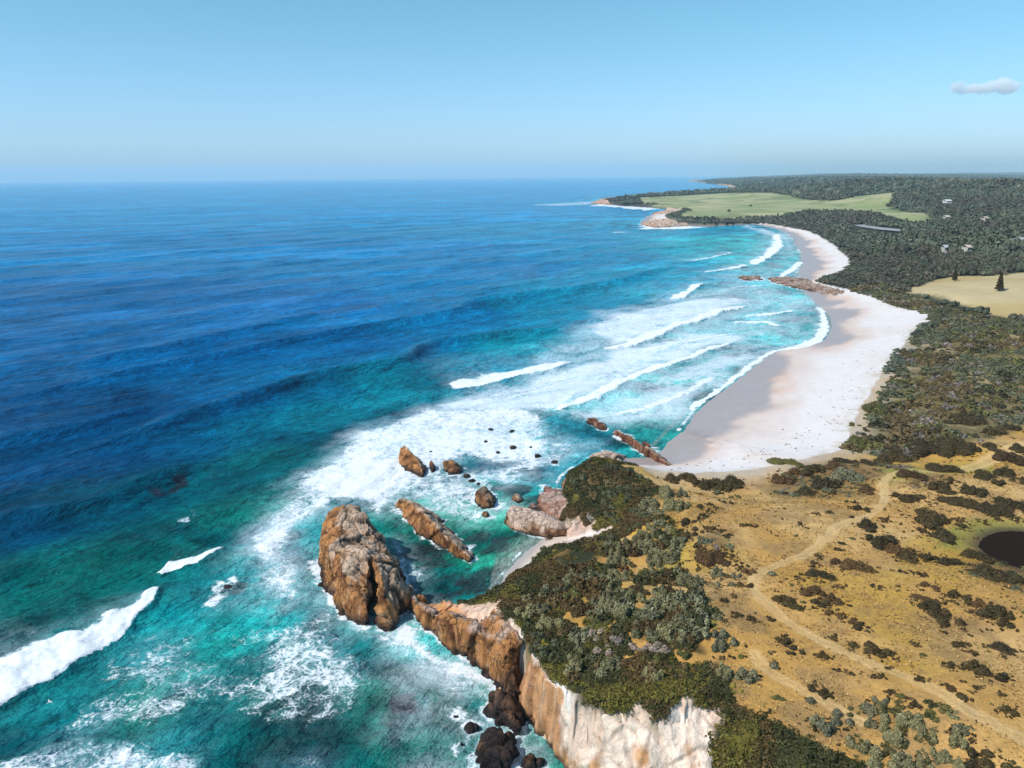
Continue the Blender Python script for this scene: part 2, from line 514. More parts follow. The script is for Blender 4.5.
def fan(angles, radii):
    a, r = np.meshgrid(angles, radii)
    x, y = r * np.sin(a), r * np.cos(a)
    n, k = r.shape
    idx = np.arange(n * k).reshape(n, k)
    f = np.stack([idx[:-1, :-1], idx[:-1, 1:], idx[1:, 1:], idx[1:, :-1]], -1).reshape(-1, 4)
    return x.ravel(), y.ravel(), f

def submesh(v, f, keep, attrs):
    ff = f[keep]
    used = np.unique(ff)
    mp = np.full(len(v), -1, dtype=np.int64); mp[used] = np.arange(len(used))
    return v[used], mp[ff], {k: a[used] for k, a in attrs.items()}

def geo(a, b, q):
    n = int(math.ceil(math.log(b / a) / math.log(q)))
    return a * (b / a) ** (np.arange(n) / n)

# ================================================================== ROCKS (shapes are needed by the foam too)
M_ROCK = rock_material('weathered_rock')
FOOT = []            # outlines of the rocks at the waterline

def hull2(pts):
    pts = sorted(set((round(float(p[0]), 3), round(float(p[1]), 3)) for p in pts))
    def half(ps):
        o = []
        for p in ps:
            while len(o) > 1 and (o[-1][0] - o[-2][0]) * (p[1] - o[-2][1]) - (o[-1][1] - o[-2][1]) * (p[0] - o[-2][0]) <= 0: o.pop()
            o.append(p)
        return o
    a, b = half(pts), half(pts[::-1])
    return np.array(a[:-1] + b[:-1])

ORANGE = np.array([.53, .235, .08]); PALE = np.array([.68, .475, .335]); RUST = np.array([.25, .088, .034]); DARK = np.array([.034, .021, .019]); PINK = np.array([.66, .475, .37]); WHITE = np.array([.76, .68, .62])

def rock_mesh(hulls, voxel=.4, disp=1.0, seed=0, pale=.5, dark=0.0, wet_z=1.0, c_main=None, c_pale=None, strata=(0.0, 0.0, 1.0), crack=1.0, bed=(.72, -.42, .5), bed_w=2.3, joint=.62):
    """union of convex slabs, remeshed and weathered; hulls are lists of world points"""
    bm = bmesh.new()
    for h in hulls:
        b2 = bmesh.new()
        for p in h: b2.verts.new(p)
        res = bmesh.ops.convex_hull(b2, input=b2.verts)
        junk = [v for v in b2.verts if not v.link_faces]
        for v in junk: b2.verts.remove(v)
        bmesh.ops.recalc_face_normals(b2, faces=b2.faces)
        tmp = bpy.data.meshes.new('tmp'); b2.to_mesh(tmp); bm.from_mesh(tmp); bpy.data.meshes.remove(tmp); b2.free()
    me = bpy.data.meshes.new('tmp'); bm.to_mesh(me); bm.free()
    ob = bpy.data.objects.new('tmp', me); COL.objects.link(ob)
    md = ob.modifiers.new('r', 'REMESH'); md.mode = 'VOXEL'; md.voxel_size = voxel; md.adaptivity = 0
    sm = ob.modifiers.new('s', 'SMOOTH'); sm.iterations = 2; sm.factor = .5
    dg = bpy.context.evaluated_depsgraph_get(); dg.update()
    ev = ob.evaluated_get(dg); m2 = ev.to_mesh()
    n = len(m2.vertices)
    v = np.zeros(n * 3, np.float32); m2.vertices.foreach_get('co', v); v = v.reshape(-1, 3).astype(float)
    nn = np.zeros(n * 3, np.float32); m2.vertices.foreach_get('normal', nn); nn = nn.reshape(-1, 3).astype(float)
    nl = len(m2.loops); li = np.zeros(nl, np.int32); m2.loops.foreach_get('vertex_index', li)
    f = li.reshape(-1, 4) if nl == 4 * len(m2.polygons) else [list(p.vertices) for p in m2.polygons]
    ev.to_mesh_clear(); bpy.data.objects.remove(ob); bpy.data.meshes.remove(me)
    x, y, z = v.T
    s = np.asarray(strata, float)
    # beds: noise squeezed along the bedding direction
    sx, sy, sz = x * (1 - .7 * abs(s[0])), y * (1 - .7 * abs(s[1])), z * (1 - .65 * abs(s[2]))
    d1 = fbm3(sx, sy, sz, 4.2, 4, seed + 1) - .5
    f1, f2, cid = worley3(sx + 1.5 * d1, sy, sz, 3.4, seed + 2)
    d2 = np.abs(fbm3(sx, sy, sz, 1.7, 3, seed + 5) - .5)
    cr = 1 - sstep(0, .16, f2 - f1)
    d3 = np.abs(fbm3(sx * 1.3 + 9, sy * 1.3, sz * 1.3, .95, 3, seed + 7) - .5)
    f3, f4, ci2 = worley3(sx * 1.2 + 2.2 * d1, sy * 1.2, sz * 1.2, 1.5, seed + 8)
    cr2 = 1 - sstep(0, .12, f4 - f3)
    d4 = np.abs(fbm3(x, y, z * .22, 1.25, 3, seed + 22) - .5) * (1 - sstep(.4, .85, np.abs(nn[:, 2])))
    off = -disp * 1.3 * (d4 - .1) + disp * (1.5 * d1 + 1.5 * (cid - .5) - 1.2 * d2 - .7 * d3 + .42 * (ci2 - .5) + .35) - crack * disp * (.6 * cr + .25 * cr2 * (d2 > .06))
    u = (x * bed[0] + y * bed[1] + z * bed[2]) / bed_w + 1.6 * d1
    fr_ = u - np.floor(u)
    bid = _h(np.floor(u).astype(np.int64), np.zeros(n, np.int64), np.zeros(n, np.int64), seed)
    off = off + disp * (.75 * (sstep(0, .16, fr_) * (1 - fr_) - .4) + .7 * (bid - .5))
    cr = np.maximum(cr, (1 - sstep(.03, .12, fr_)) * .9)
    v2 = v + nn * off[:, None]
    zz = v2[:, 2]
    c1 = ORANGE if c_main is None else np.asarray(c_main); c2 = PALE if c_pale is None else np.asarray(c_pale)
    n1 = fbm3(x, y, z, 5, 4, seed + 9); n2 = fbm3(sx, sy, sz, 1.6, 3, seed + 12)
    ht = (zz - zz.min()) / max(np.ptp(zz), .1)
    pm = sstep(.35, .8, nn[:, 2] * .5 + (n1 - .5) * 1.3 + (n2 - .5) * .9 + ht * .45 + pale - .55 + nn[:, 0] * .42)
    col = lerp(c1, RUST, sstep(.45, .72, n2) * .7)
    col = lerp(col, c2, pm)
    stk = fbm3(x, y, z * .16, 1.0, 4, seed + 21, .6); stp = 1 - sstep(.35, .8, np.abs(nn[:, 2]))
    col = lerp(col, RUST * .55, sstep(.50, .68, stk) * stp * (.25 if joint < .34 else .7))
    col = lerp(col, c2, sstep(.56, .72, 1 - stk) * stp * .35)
    low = 1 - sstep(wet_z * .3, wet_z * 1.9, zz + (n1 - .5) * 1.8)
    col = lerp(col, DARK, np.clip(low * .9 + dark * (1.02 + .9 * (n2 - .5)), 0, 1))
    col = col * (1 - joint * cr[:, None]) * (.86 + .28 * ci2[:, None])
    return v2, f, dict(Col=col, wet=np.clip(low + .2 * dark, 0, 1))

def px_hull(base, top, depth=1.8):
    w = [P(a, b, 0) for a, b in base]
    return [tuple(p) for p in w] + [(p[0], p[1], -depth) for p in w] + [tuple(P(a, b, z)) for a, b, z in top]

def make_rock(name, label, cat, slabs, group=None, foot=True, **kw):
    hulls = [px_hull(b, t) for b, t in slabs]
    v, f, at = rock_mesh(hulls, **kw)
    for b, t in slabs:
        if foot: FOOT.append(hull2([P(a, c)[:2] for a, c in b]))
    c = v.mean(0); c[2] = 0
    o = mesh_obj(name, v - c, f, M_ROCK, True, attrs=at)
    o.location = c
    return tag(o, label, cat, group)

make_rock('sea_stack', 'tall cleft orange-brown sea stack with pale top, standing in white surf', 'rock', [
    ([(319, 566), (330, 588), (358, 594), (380, 580), (396, 572), (388, 552), (362, 540), (335, 548)], [(327, 509, 9), (343, 505, 10.5), (357, 508, 10), (372, 528, 9), (386, 551, 6), (340, 535, 10), (324, 535, 6.5), (330, 555, 8)]),
    ([(330, 583), (336, 604), (348, 620), (366, 627), (370, 600), (366, 578), (345, 574)], [(338, 553, 8.5), (352, 547, 10.5), (366, 551, 10.4), (370, 566, 9.5), (367, 590, 7), (345, 575, 8.5)]),
    ([(377, 606), (380, 629), (395, 624), (407, 610), (410, 596), (400, 572), (378, 575)], [(371, 556, 9.8), (386, 564, 8.5), (397, 573, 7.4), (404, 590, 4.5), (380, 574, 9), (384, 592, 6.5)]),
    ([(366, 575), (400, 575), (400, 560), (372, 553)], [(364, 550, 9.5), (388, 562, 7), (376, 566, 7)]),
    ([(316, 562), (322, 590), (336, 596), (340, 570)], [(322, 556, 3), (330, 575, 3.5)]),
    ([(374, 620), (384, 631), (391, 628), (382, 612)], [(381, 617, 2.2)]),
], voxel=.26, disp=.8, seed=3, pale=.42, wet_z=1.4, strata=(.2, .2, .7))
make_rock('rock_slab', 'long narrow orange slab of rock slanting through the teal pool', 'rock', [
    ([(397, 506), (406, 522), (440, 545), (468, 562), (474, 557), (455, 535), (425, 508), (404, 500)], [(399, 500, 2.5), (412, 503, 4), (430, 517, 4.2), (446, 536, 4), (470, 557, 1.5), (440, 530, 3.6)])],
    voxel=.3, disp=.45, seed=11, pale=.42, wet_z=.5, strata=(.5, 0, .2))
make_rock('rock', 'pointed orange rock standing alone on the seaward side of the foam', 'rock', [
    ([(398, 462), (405, 472), (423, 476), (426, 468), (412, 455)], [(400, 447, 4.2), (405, 445, 5), (414, 455, 4), (424, 471, 1)])], voxel=.3, disp=.45, seed=14, pale=.2, wet_z=.6, strata=(.3, 0, .5))
make_rock('rock', 'small rounded brown rock second along from the pointed orange rock', 'rock', [
    ([(442, 466), (450, 473), (460, 475), (462, 468), (450, 461)], [(444, 460, 2.4), (452, 462, 2.6), (459, 470, 1.4)])], voxel=.3, disp=.4, seed=17, pale=.2, dark=.35, wet_z=.5)
make_rock('rock', 'thin dark upright rock just beside the pointed orange rock', 'rock', [
    ([(429, 467), (433, 472), (436, 468), (432, 462)], [(431, 461, 2), (433, 465, 1.6)])], voxel=.25, disp=.25, seed=18, pale=.1, dark=.5, wet_z=.4)
make_rock('rock', 'squat reddish brown rock in foam between the slab and the pale ledge', 'rock', [
    ([(475, 500), (482, 508), (495, 508), (497, 500), (487, 487)], [(477, 491, 2.8), (484, 487, 3.2), (493, 497, 2.4), (486, 500, 2.4)])], voxel=.3, disp=.45, seed=21, pale=.28, dark=.3, wet_z=.5)
make_rock('rock', 'tiny reddish rock below the squat reddish brown rock', 'rock', [
    ([(481, 514), (485, 518), (490, 516), (487, 511)], [(484, 511, 1.4), (487, 513, 1.2)])], voxel=.22, disp=.2, seed=23, pale=.2, dark=.3, wet_z=.3)
make_rock('ledge_rock', 'pinkish white whaleback ledge beside the small cove', 'rock', [
    ([(504, 523), (512, 530), (540, 536), (566, 536), (575, 528), (545, 514), (515, 508)], [(505, 512, 3.2), (512, 504, 4), (530, 509, 4.2), (555, 518, 4.2), (572, 526, 4), (560, 530, 3)])], voxel=.32, disp=.26, seed=25, pale=.85, wet_z=.45, crack=.6, joint=.35, c_main=(.45, .26, .15), c_pale=PINK, strata=(.5, 0, 0))
make_rock('rock', 'small pink boulder at the seaward tip of the pale ledge', 'rock', [
    ([(512, 500), (518, 503), (524, 501), (519, 495)], [(514, 494, 1.6), (519, 496, 1.4)])], voxel=.24, disp=.2, seed=27, pale=.6, wet_z=.3, c_pale=PINK)
make_rock('rock_platform', 'sloping pink rock platform running up from the water to the scrubby nose', 'rock', [
    ([(536, 512), (545, 520), (572, 532), (596, 530), (580, 505), (566, 492), (545, 486)], [(540, 500, 1.2), (548, 488, 1.5), (568, 498, 3.5), (590, 518, 4.4), (570, 515, 2.6)]),
    ([(527, 508), (532, 512), (540, 510), (536, 503)], [(531, 504, 1.3)])], voxel=.36, disp=.36, seed=29, pale=.55, wet_z=.35, crack=.6, joint=.35, c_main=(.42, .2, .13), c_pale=(.58, .4, .33), strata=(.5, .1, 0))
make_rock('rock', 'low pale pink rock ending in orange, between the scrubby nose and the rock spine', 'rock', [
    ([(588, 460), (600, 466), (625, 464), (626, 456), (605, 451)], [(589, 455, 1.8), (602, 452, 2.4), (618, 455, 2.4)])], voxel=.36, disp=.4, seed=31, pale=.7, wet_z=.3, c_main=(.42, .22, .12), c_pale=PINK)
make_rock('rock_spine', 'thin straight red rock spine running from the surf into the sand', 'rock', [
    ([(613, 434), (622, 440), (645, 453), (668, 468), (674, 466), (650, 450), (628, 437), (617, 431)], [(615, 430, 1.8), (630, 437, 2.8), (650, 450, 2.4), (668, 464, 2.2)]),
    ([(641, 443), (648, 448), (652, 447), (645, 442)], [(645, 442, 1.2)])], voxel=.36, disp=.45, seed=33, pale=.1, wet_z=.3, c_main=(.3, .12, .065))
make_rock('rock', 'short red rock at the seaward end of the thin rock spine', 'rock', [
    ([(586, 422), (595, 427), (606, 430), (606, 425), (594, 418)], [(588, 418, 1.6), (595, 420, 2.2), (604, 426, 1.2)])], voxel=.36, disp=.4, seed=35, pale=.05, wet_z=.3, c_main=(.27, .11, .06))
make_rock('cliff_spur', 'orange fluted rock spur running from the cliff towards the sea stack', 'rock', [
    ([(406, 594), (411, 606), (424, 623), (434, 616), (420, 600), (411, 590)], [(407, 588, 2), (412, 598, 3.0), (426, 614, 3)]),
    ([(417, 614), (432, 634), (446, 644), (452, 624), (436, 612)], [(422, 608, 2.6), (432, 612, 5.2), (444, 618, 4.6)]),
    ([(428, 630), (448, 648), (470, 660), (488, 668), (500, 640), (478, 618), (450, 612)], [(434, 618, 5.0), (448, 612, 6.4), (468, 620, 6.8), (492, 638, 8), (470, 634, 6.5)]),
    ([(468, 660), (490, 672), (510, 690), (530, 670), (520, 620), (497, 606), (478, 618)], [(478, 626, 7), (500, 612, 9.2), (522, 640, 10), (505, 655, 8), (488, 640, 7.6)])],
    voxel=.36, disp=.75, seed=37, pale=.42, wet_z=.9, c_pale=PINK, strata=(.1, .1, .85))
make_rock('boulder', 'round orange boulder in the pool behind the spur tip', 'rock', [
    ([(413, 606), (420, 610), (428, 606), (426, 599), (416, 599)], [(415, 596, 2.4), (421, 594, 3.2), (426, 598, 2.2)])], voxel=.25, disp=.25, seed=39, pale=.15, wet_z=.5)
make_rock('rock_buttress', 'dark maroon rock buttress at the foot of the white cliff', 'rock', [
    ([(494, 676), (500, 700), (514, 716), (524, 700), (520, 664), (508, 650)], [(502, 640, 7), (510, 636, 8.5), (514, 660, 6), (506, 680, 4), (518, 690, 3)]),
    ([(492, 700), (502, 724), (518, 738), (524, 720), (512, 690)], [(500, 694, 3.2), (510, 700, 4), (516, 722, 2.6)])], voxel=.28, disp=.8, seed=41, pale=-.2, dark=.8, wet_z=1.2, strata=(.1, .1, .7))
make_rock('reef_rock', 'large black jagged reef rock awash below the white cliff', 'rock', [
    ([(474, 764), (482, 778), (505, 776), (520, 755), (516, 736), (496, 734), (482, 742)], [(480, 746, 1.6), (492, 732, 2.6), (508, 732, 2.6), (514, 748, 2), (500, 760, 2.2)])], voxel=.24, disp=.75, seed=43, pale=-.4, dark=.97, wet_z=1.0, crack=1.6)
make_rock('reef_rock', 'small black reef rock alone in the foam seaward of the maroon buttress', 'rock', [
    ([(464, 728), (468, 734), (477, 733), (480, 726), (471, 721)], [(467, 724, 1.2), (473, 722, 1.6), (477, 727, 1.0)])], voxel=.22, disp=.3, seed=45, pale=-.4, dark=.93, wet_z=.6)
make_rock('reef_rock', 'black reef rock between the largest reef rock and the cliff foot', 'rock', [
    ([(519, 764), (524, 775), (535, 772), (537, 758), (527, 753)], [(521, 757, 1.2), (529, 752, 2.0), (534, 760, 1.3)])], voxel=.24, disp=.35, seed=47, pale=-.4, dark=.9, wet_z=.7)
make_rock('reef_rock', 'flat brown black reef rock against the maroon buttress', 'rock', [
    ([(484, 712), (490, 720), (500, 718), (500, 708), (490, 704)], [(487, 707, .9), (494, 705, 1.5), (498, 711, 1.2)])], voxel=.24, disp=.35, seed=49, pale=-.3, dark=.75, wet_z=.5)
make_rock('reef_rock', 'long dark rock lying on sand at the cliff foot', 'rock', [
    ([(527, 722), (535, 730), (548, 733), (546, 722), (536, 716)], [(531, 718, 1.6), (540, 718, 1.9), (545, 724, 1.2)])], voxel=.24, disp=.35, seed=51, pale=-.1, dark=.5, wet_z=.5)
def awash(px, py, w, label, seed, dark=.8, h=.9, group=None):
    k = [(px + w * .5 * math.cos(a) * (0.8 + .4 * random.random()), py + w * .26 * math.sin(a) * (0.8 + .4 * random.random())) for a in np.linspace(0, 6.28, 7)[:-1]]
    make_rock('rock', label, 'rock', [(k, [(px - w * .15, py - w * .1, h), (px + w * .1, py - w * .05, h * .8)])], group=group, voxel=.26, disp=.3, seed=seed, pale=-.3, dark=dark, wet_z=.5, c_main=(.2, .09, .05))
awash(467, 476, 8, 'dark rock awash, seaward one of a trio before the squat reddish rock', 61)
awash(472, 481, 8, 'dark rock awash, middle one of a trio before the squat reddish rock', 62)
awash(479, 484, 7, 'dark rock awash, last of a trio touching the squat reddish rock', 63)
awash(513, 447, 8, 'small reddish rock awash in foam between the headland nose and open sea', 64, .45)
awash(537, 456, 8, 'small near-black rock awash closest in to the scrubby nose', 65, .95)
awash(350, 451, 6, 'dark rock awash in foam, first of a seaward pair', 66)
awash(360, 457, 10, 'dark rock awash in foam, second of a seaward pair', 67)
awash(417, 435, 7, 'dark rock awash seaward of the pointed orange rock', 68)
awash(440, 521, 11, 'dark wet rock just beyond the long orange slab', 69, .85)
awash(228, 588, 13, 'black rock awash capped with foam, alone in teal water', 70, .95, .5)
awash(186, 524, 5, 'tiny black rock awash out in greenish water', 71, .95)
awash(491, 430, 8, 'brown rock awash in the wide foam patch beyond the reef', 72, .6, .7)
awash(478, 424, 6, 'tiny brown rock awash at the outer edge of the wide foam patch', 73, .6, .7)
awash(372, 447, 5, 'tiny dark rock awash behind a seaward pair', 74, .9, .6)
awash(555, 462, 7, 'low dark rock awash against the scrubby nose', 75, .85, .7)
awash(456, 716, 7, 'black rock awash in foam, seaward of the black reef rocks and alone', 77, .95, .8)
awash(499, 722, 8, 'black rock awash touching the seaward foot of the maroon buttress', 78, .95, 1.0)
awash(541, 762, 9, 'brown black boulder in the surf pocket right under the pale cliff', 79, .8, 1.2)
awash(510, 778, 12, 'black reef rock half hidden below the largest black reef rock', 80, .95, 1.3)
awash(462, 744, 6, 'tiny black rock awash beside the largest black reef rock', 81, .95, .6)
awash(521, 692, 7, 'small brown rock wedged below the buttress on the sand', 76, .4, 2.0)
for k_ in (0, 1, 3, 5, 6, 9, 11, 13, 15):
    px_, py_ = [(431, 452), (452, 437), (468, 431), (497, 424), (505, 438), (512, 431), (486, 441), (474, 446), (523, 440), (531, 447), (546, 441), (498, 452), (508, 458), (322, 486), (336, 478), (330, 489)][k_]
    awash(px_, py_, [4, 6, 5, 7, 4, 6, 5, 4, 6, 5, 6, 5, 7, 5, 4, 5][k_], 'tiny dark rock just breaking the wide white foam', 200 + k_, .55, .35, 'tiny dark rocks awash in the wide foam')
make_rock('rock_reef', 'long flat brown reef jutting from between the two beaches into the surf', 'rock', [
    ([(738, 277), (746, 281), (764, 280.5), (760, 276.5)], [(742, 275.5, 1.6), (756, 276, 1.6)]),
    ([(768, 279), (775, 284), (805, 289), (835, 298), (852, 297), (845, 288), (820, 281), (790, 277)], [(770, 278, 1.0), (790, 279.5, 1.4), (815, 284, 1.7), (840, 291, 1.9)])], voxel=.9, disp=.7, seed=55, pale=.35, wet_z=.3, c_main=(.34, .20, .13), c_pale=(.52, .38, .30))
make_rock('rock_reef', 'broad pale rock shelf white with surf at the far point', 'rock', [
    ([(640, 224.5), (655, 228), (690, 226), (700, 222.5), (685, 219), (655, 220.5)], [(652, 222.2, 4), (675, 219.4, 6), (690, 221, 6)])], voxel=2.0, disp=1.8, seed=57, pale=.55, wet_z=.5, c_pale=PINK)
make_rock('rock_reef', 'low pale rock shelf in front of the far meadow', 'rock', [
    ([(652, 214), (668, 216), (690, 213), (685, 210.5), (668, 210.5)], [(664, 211.6, 4), (682, 210.6, 5)])], voxel=2.2, disp=1.8, seed=59, pale=.5, wet_z=.5, c_pale=PINK)
make_rock('rock_reef', 'pale rock point at the seaward tip of the far headland', 'rock', [
    ([(590, 203.6), (604, 204.5), (622, 205.4), (630, 203.5), (612, 200.8), (598, 201)], [(604, 200.4, 7), (616, 201, 9)])], voxel=2.6, disp=2.2, seed=60, pale=.5, wet_z=.5, c_pale=PINK)

CL_B = [(516, 700), (530, 722), (546, 745), (566, 772), (600, 806), (650, 842), (700, 860), (736, 868)]
CL_T = [(532, 652, 9.6), (544, 678, 9.8), (566, 690, 10.4), (604, 698, 11.2), (648, 704, 12), (690, 696, 12.6), (720, 702, 12.2)]
CL_B = CL_B[:len(CL_T)]
hulls = []
for i in range(len(CL_B) - 1):
    h_ = px_hull(CL_B[i:i + 2], CL_T[i:i + 2])
    for q in (P(*CL_T[i]), P(*CL_T[i + 1])): h_ += [(q[0] + 3.2, q[1] + 3.0, 0), (q[0] + 3.0, q[1] + 2.4, q[2] - .4)]
    hulls.append(h_)
v, f, at = rock_mesh(hulls, voxel=.3, disp=.62, seed=91, pale=.88, wet_z=.8, c_main=(.50, .26, .12), c_pale=(.76, .60, .485), strata=(.05, .05, 1.15), crack=.35, bed=(.85, .5, .06), bed_w=2.7, joint=.3)
c = v.mean(0); c[2] = 0
o = mesh_obj('sea_cliff', v - c, f, rock_material('pale_cliff_rock', .8, .6, .5), True, attrs=at); o.location = c
tag(o, 'pale cream and pink sea cliff under the green crest, stained orange low down', 'cliff')

# ================================================================== SEA
ang = np.concatenate([np.radians(np.linspace(-80, -40, 60))[:-1], np.radians(np.arange(-40, 38, .125)), np.radians(np.linspace(38, 80, 50))])
rad = np.concatenate([[2, 20, 40], geo(60, 420, 1.0042), geo(420, 2500, 1.0065), geo(2500, 34000, 1.035), [34000]])
sx_, sy_, sf_ = fan(ang, rad)
r_ = np.sqrt(sx_ ** 2 + sy_ ** 2)
sdc_, _ = sd_poly(sx_, sy_, C)
wx = sx_ + (fbm2(sx_, sy_, 60, 3, 5) - .5) * 34 * np.clip(r_ / 200, .3, 3)
wy = sy_ + (fbm2(sx_, sy_, 60, 3, 6) - .5) * 34 * np.clip(r_ / 200, .3, 3)
FAR = (.004, .155, .34); DEEP = (.001, .082, .235); DK = (.001, .047, .145); MID = (.002, .125, .30); TEAL = (.003, .125, .17); TURQ = (.018, .25, .315); GREEN = (.004, .14, .125); DTEAL = (.0015, .044, .085); LIT = (.006, .15, .30)
W_C = [(0, 185, FAR), (250, 185, FAR), (500, 185, FAR), (700, 181, FAR), (0, 215, FAR), (250, 215, FAR), (500, 215, FAR), (600, 210, FAR), (0, 250, MID), (150, 250, MID), (300, 250, MID), (450, 250, MID), (560, 240, LIT), (620, 230, LIT), (680, 232, (.01, .2, .34)), (730, 240, TURQ),
       (0, 300, DEEP), (150, 300, DEEP), (300, 300, DEEP), (420, 290, MID), (520, 270, MID), (600, 260, LIT), (670, 270, (.01, .19, .33)), (620, 290, (.01, .18, .32)), (560, 310, (.008, .16, .29)), (470, 320, MID), (400, 345, (.002, .115, .26)), (0, 360, DEEP), (120, 350, DEEP), (250, 350, DEEP), (330, 340, DEEP),
       (0, 420, DK), (120, 410, DK), (230, 395, DEEP), (320, 390, (.003, .09, .2)), (400, 385, (.006, .15, .24)), (450, 370, (.006, .14, .25)), (540, 345, (.012, .2, .3)), (0, 480, DK), (80, 470, (.002, .042, .13)), (160, 460, (.002, .06, .15)), (240, 440, (.002, .07, .135)), (320, 420, (.003, .10, .165)), (400, 400, (.008, .15, .23)),
       (0, 540, (.001, .034, .095)), (60, 520, DTEAL), (120, 500, DTEAL), (190, 490, (.002, .07, .105)), (250, 470, (.004, .11, .14)), (0, 580, (.003, .085, .10)), (60, 585, (.003, .10, .10)), (130, 545, (.002, .066, .09)), (120, 575, (.003, .085, .092)), (200, 530, (.006, .12, .125)), (180, 600, TEAL), (250, 560, TURQ), (240, 620, TURQ), (300, 600, TURQ), (200, 650, (.01, .2, .22)),
       (120, 660, TEAL), (60, 720, TEAL), (120, 710, GREEN), (200, 700, (.012, .2, .22)), (180, 740, TEAL), (240, 680, (.003, .09, .11)), (300, 690, GREEN), (290, 740, (.003, .1, .1)), (340, 660, TEAL), (380, 690, (.004, .13, .11)), (350, 740, (.004, .14, .13)), (410, 720, (.01, .17, .14)), (450, 690, (.02, .25, .25)), (450, 740, (.012, .2, .17)), (520, 760, (.02, .22, .2)), (300, 770, TEAL), (100, 770, TEAL), (440, 650, TURQ),
       (440, 505, (.008, .19, .19)), (430, 545, (.004, .1, .1)), (470, 545, (.008, .18, .13)), (500, 530, (.006, .15, .13)), (515, 540, (.03, .22, .17)), (514, 556, (.13, .27, .2)), (500, 562, (.05, .2, .17)), (450, 480, (.02, .22, .28)), (520, 470, (.03, .17, .28)), (560, 450, (.03, .2, .3)), (600, 400, (.06, .28, .36)), (660, 440, (.02, .2, .22)), (690, 420, (.1, .24, .28)), (700, 345, TURQ), (760, 330, TURQ), (800, 330, TURQ), (780, 290, (.05, .28, .36)), (770, 250, TURQ), (785, 265, TURQ), (480, 580, (.004, .1, .11)), (450, 590, (.006, .07, .09))]
ca, cb = lp(wx, wy)
num = np.zeros((len(sx_), 3)); den = np.zeros(len(sx_))
for px, py, c in W_C:
    q = P(px, py); a, b = lp(q[0], q[1])
    w = 1.0 / ((ca - a) ** 2 + (cb - b) ** 2 + 2.2e-3) ** 2.0
    num += w[:, None] * np.log(np.array(c))[None]; den += w
wcol = np.exp(num / den[:, None])
# patchiness of the bottom and of the stirred-up water near the land
_px = (fbm2(sx_, sy_, 25, 3, 62) - .5) * 30; _py = (fbm2(sx_, sy_, 25, 3, 63) - .5) * 30
pat = fbm2(sx_ + _px, sy_ + _py, 18, 4, 61)
nearland = sstep(-150, -10, sdc_)
wcol = wcol * lerp(np.array([.5, 1.38, 1.28])[None], np.array([.5, 1.46, 1.2])[None], sstep(-260, -5, sdc_)) * (1 + .35 * sstep(.55, .75, fbm2(sx_ * .35 + sy_ * .3, sy_ * 1.1 - sx_ * .5, 90, 4, 121)) * sstep(250, 500, r_))[:, None]
wcol *= np.clip(1 + (pat - .5)[:, None] * np.array([3.0, 2.7, 2.3]) * (.12 + .88 * nearland)[:, None], .3, 2.2)
# dark reefs and kelp on the bottom
REEF = [(405, 702, 17, 12, .9), (388, 720, 14, 8, .5), (440, 560, 34, 17, .75), (470, 580, 40, 18, .8), (505, 545, 26, 8, .7), (485, 535, 16, 6, .6), (440, 600, 22, 7, .6), (415, 555, 10, 10, .6), (172, 484, 12, 7, .75), (150, 491, 7, 5, .7), (520, 492, 24, 8, .8), (540, 500, 22, 8, .75), (505, 560, 12, 5, .6), (228, 592, 14, 6, .7), (300, 700, 30, 14, .45), (540, 478, 25, 8, .5), (490, 600, 10, 6, .5), (690, 438, 20, 5, .3)]
reef = np.zeros(len(sx_))
RN = np.clip((fbm2(sx_ * .8 + sy_ * .6, (sy_ * .8 - sx_ * .6) * 1.7, 6, 5, 88, .6) - .5) * 2.3 + .5, 0, 1)
for px, py, a, b, s in REEF:
    q = P(px, py); k = px_per_m(q)
    dl = math.hypot(q[0], q[1]); sn = CAM_Z / math.hypot(dl, CAM_Z)
    u, v_ = q[:2] / dl, None
    ex = (wx * .35 + sx_ * .65) - q[0]; ey = (wy * .35 + sy_ * .65) - q[1]
    al = ex * u[0] + ey * u[1]; ac = ex * u[1] - ey * u[0]
    g = np.exp(-.7 * ((ac * k / a) ** 2 + (al * sn * k / b) ** 2))
    reef = np.maximum(reef, s * sstep(.10, .52, g * 1.15 - .8 * (1 - RN)))
wcol = lerp(wcol, (.03, .024, .036), reef)
# sand showing through the last of the water on the beaches
sandy = sstep(-7, -0.3, sdc_) * np.where(inside(sx_, sy_, Q([(485, 610), (500, 530), (590, 520), (600, 600)], 0)) | inside(sx_, sy_, Q([(630, 470), (690, 400), (860, 320), (860, 220), (740, 218), (770, 300), (720, 380)], 0)), 1, 0)
wcol = lerp(wcol, (.30, .33, .30), sandy * .75)

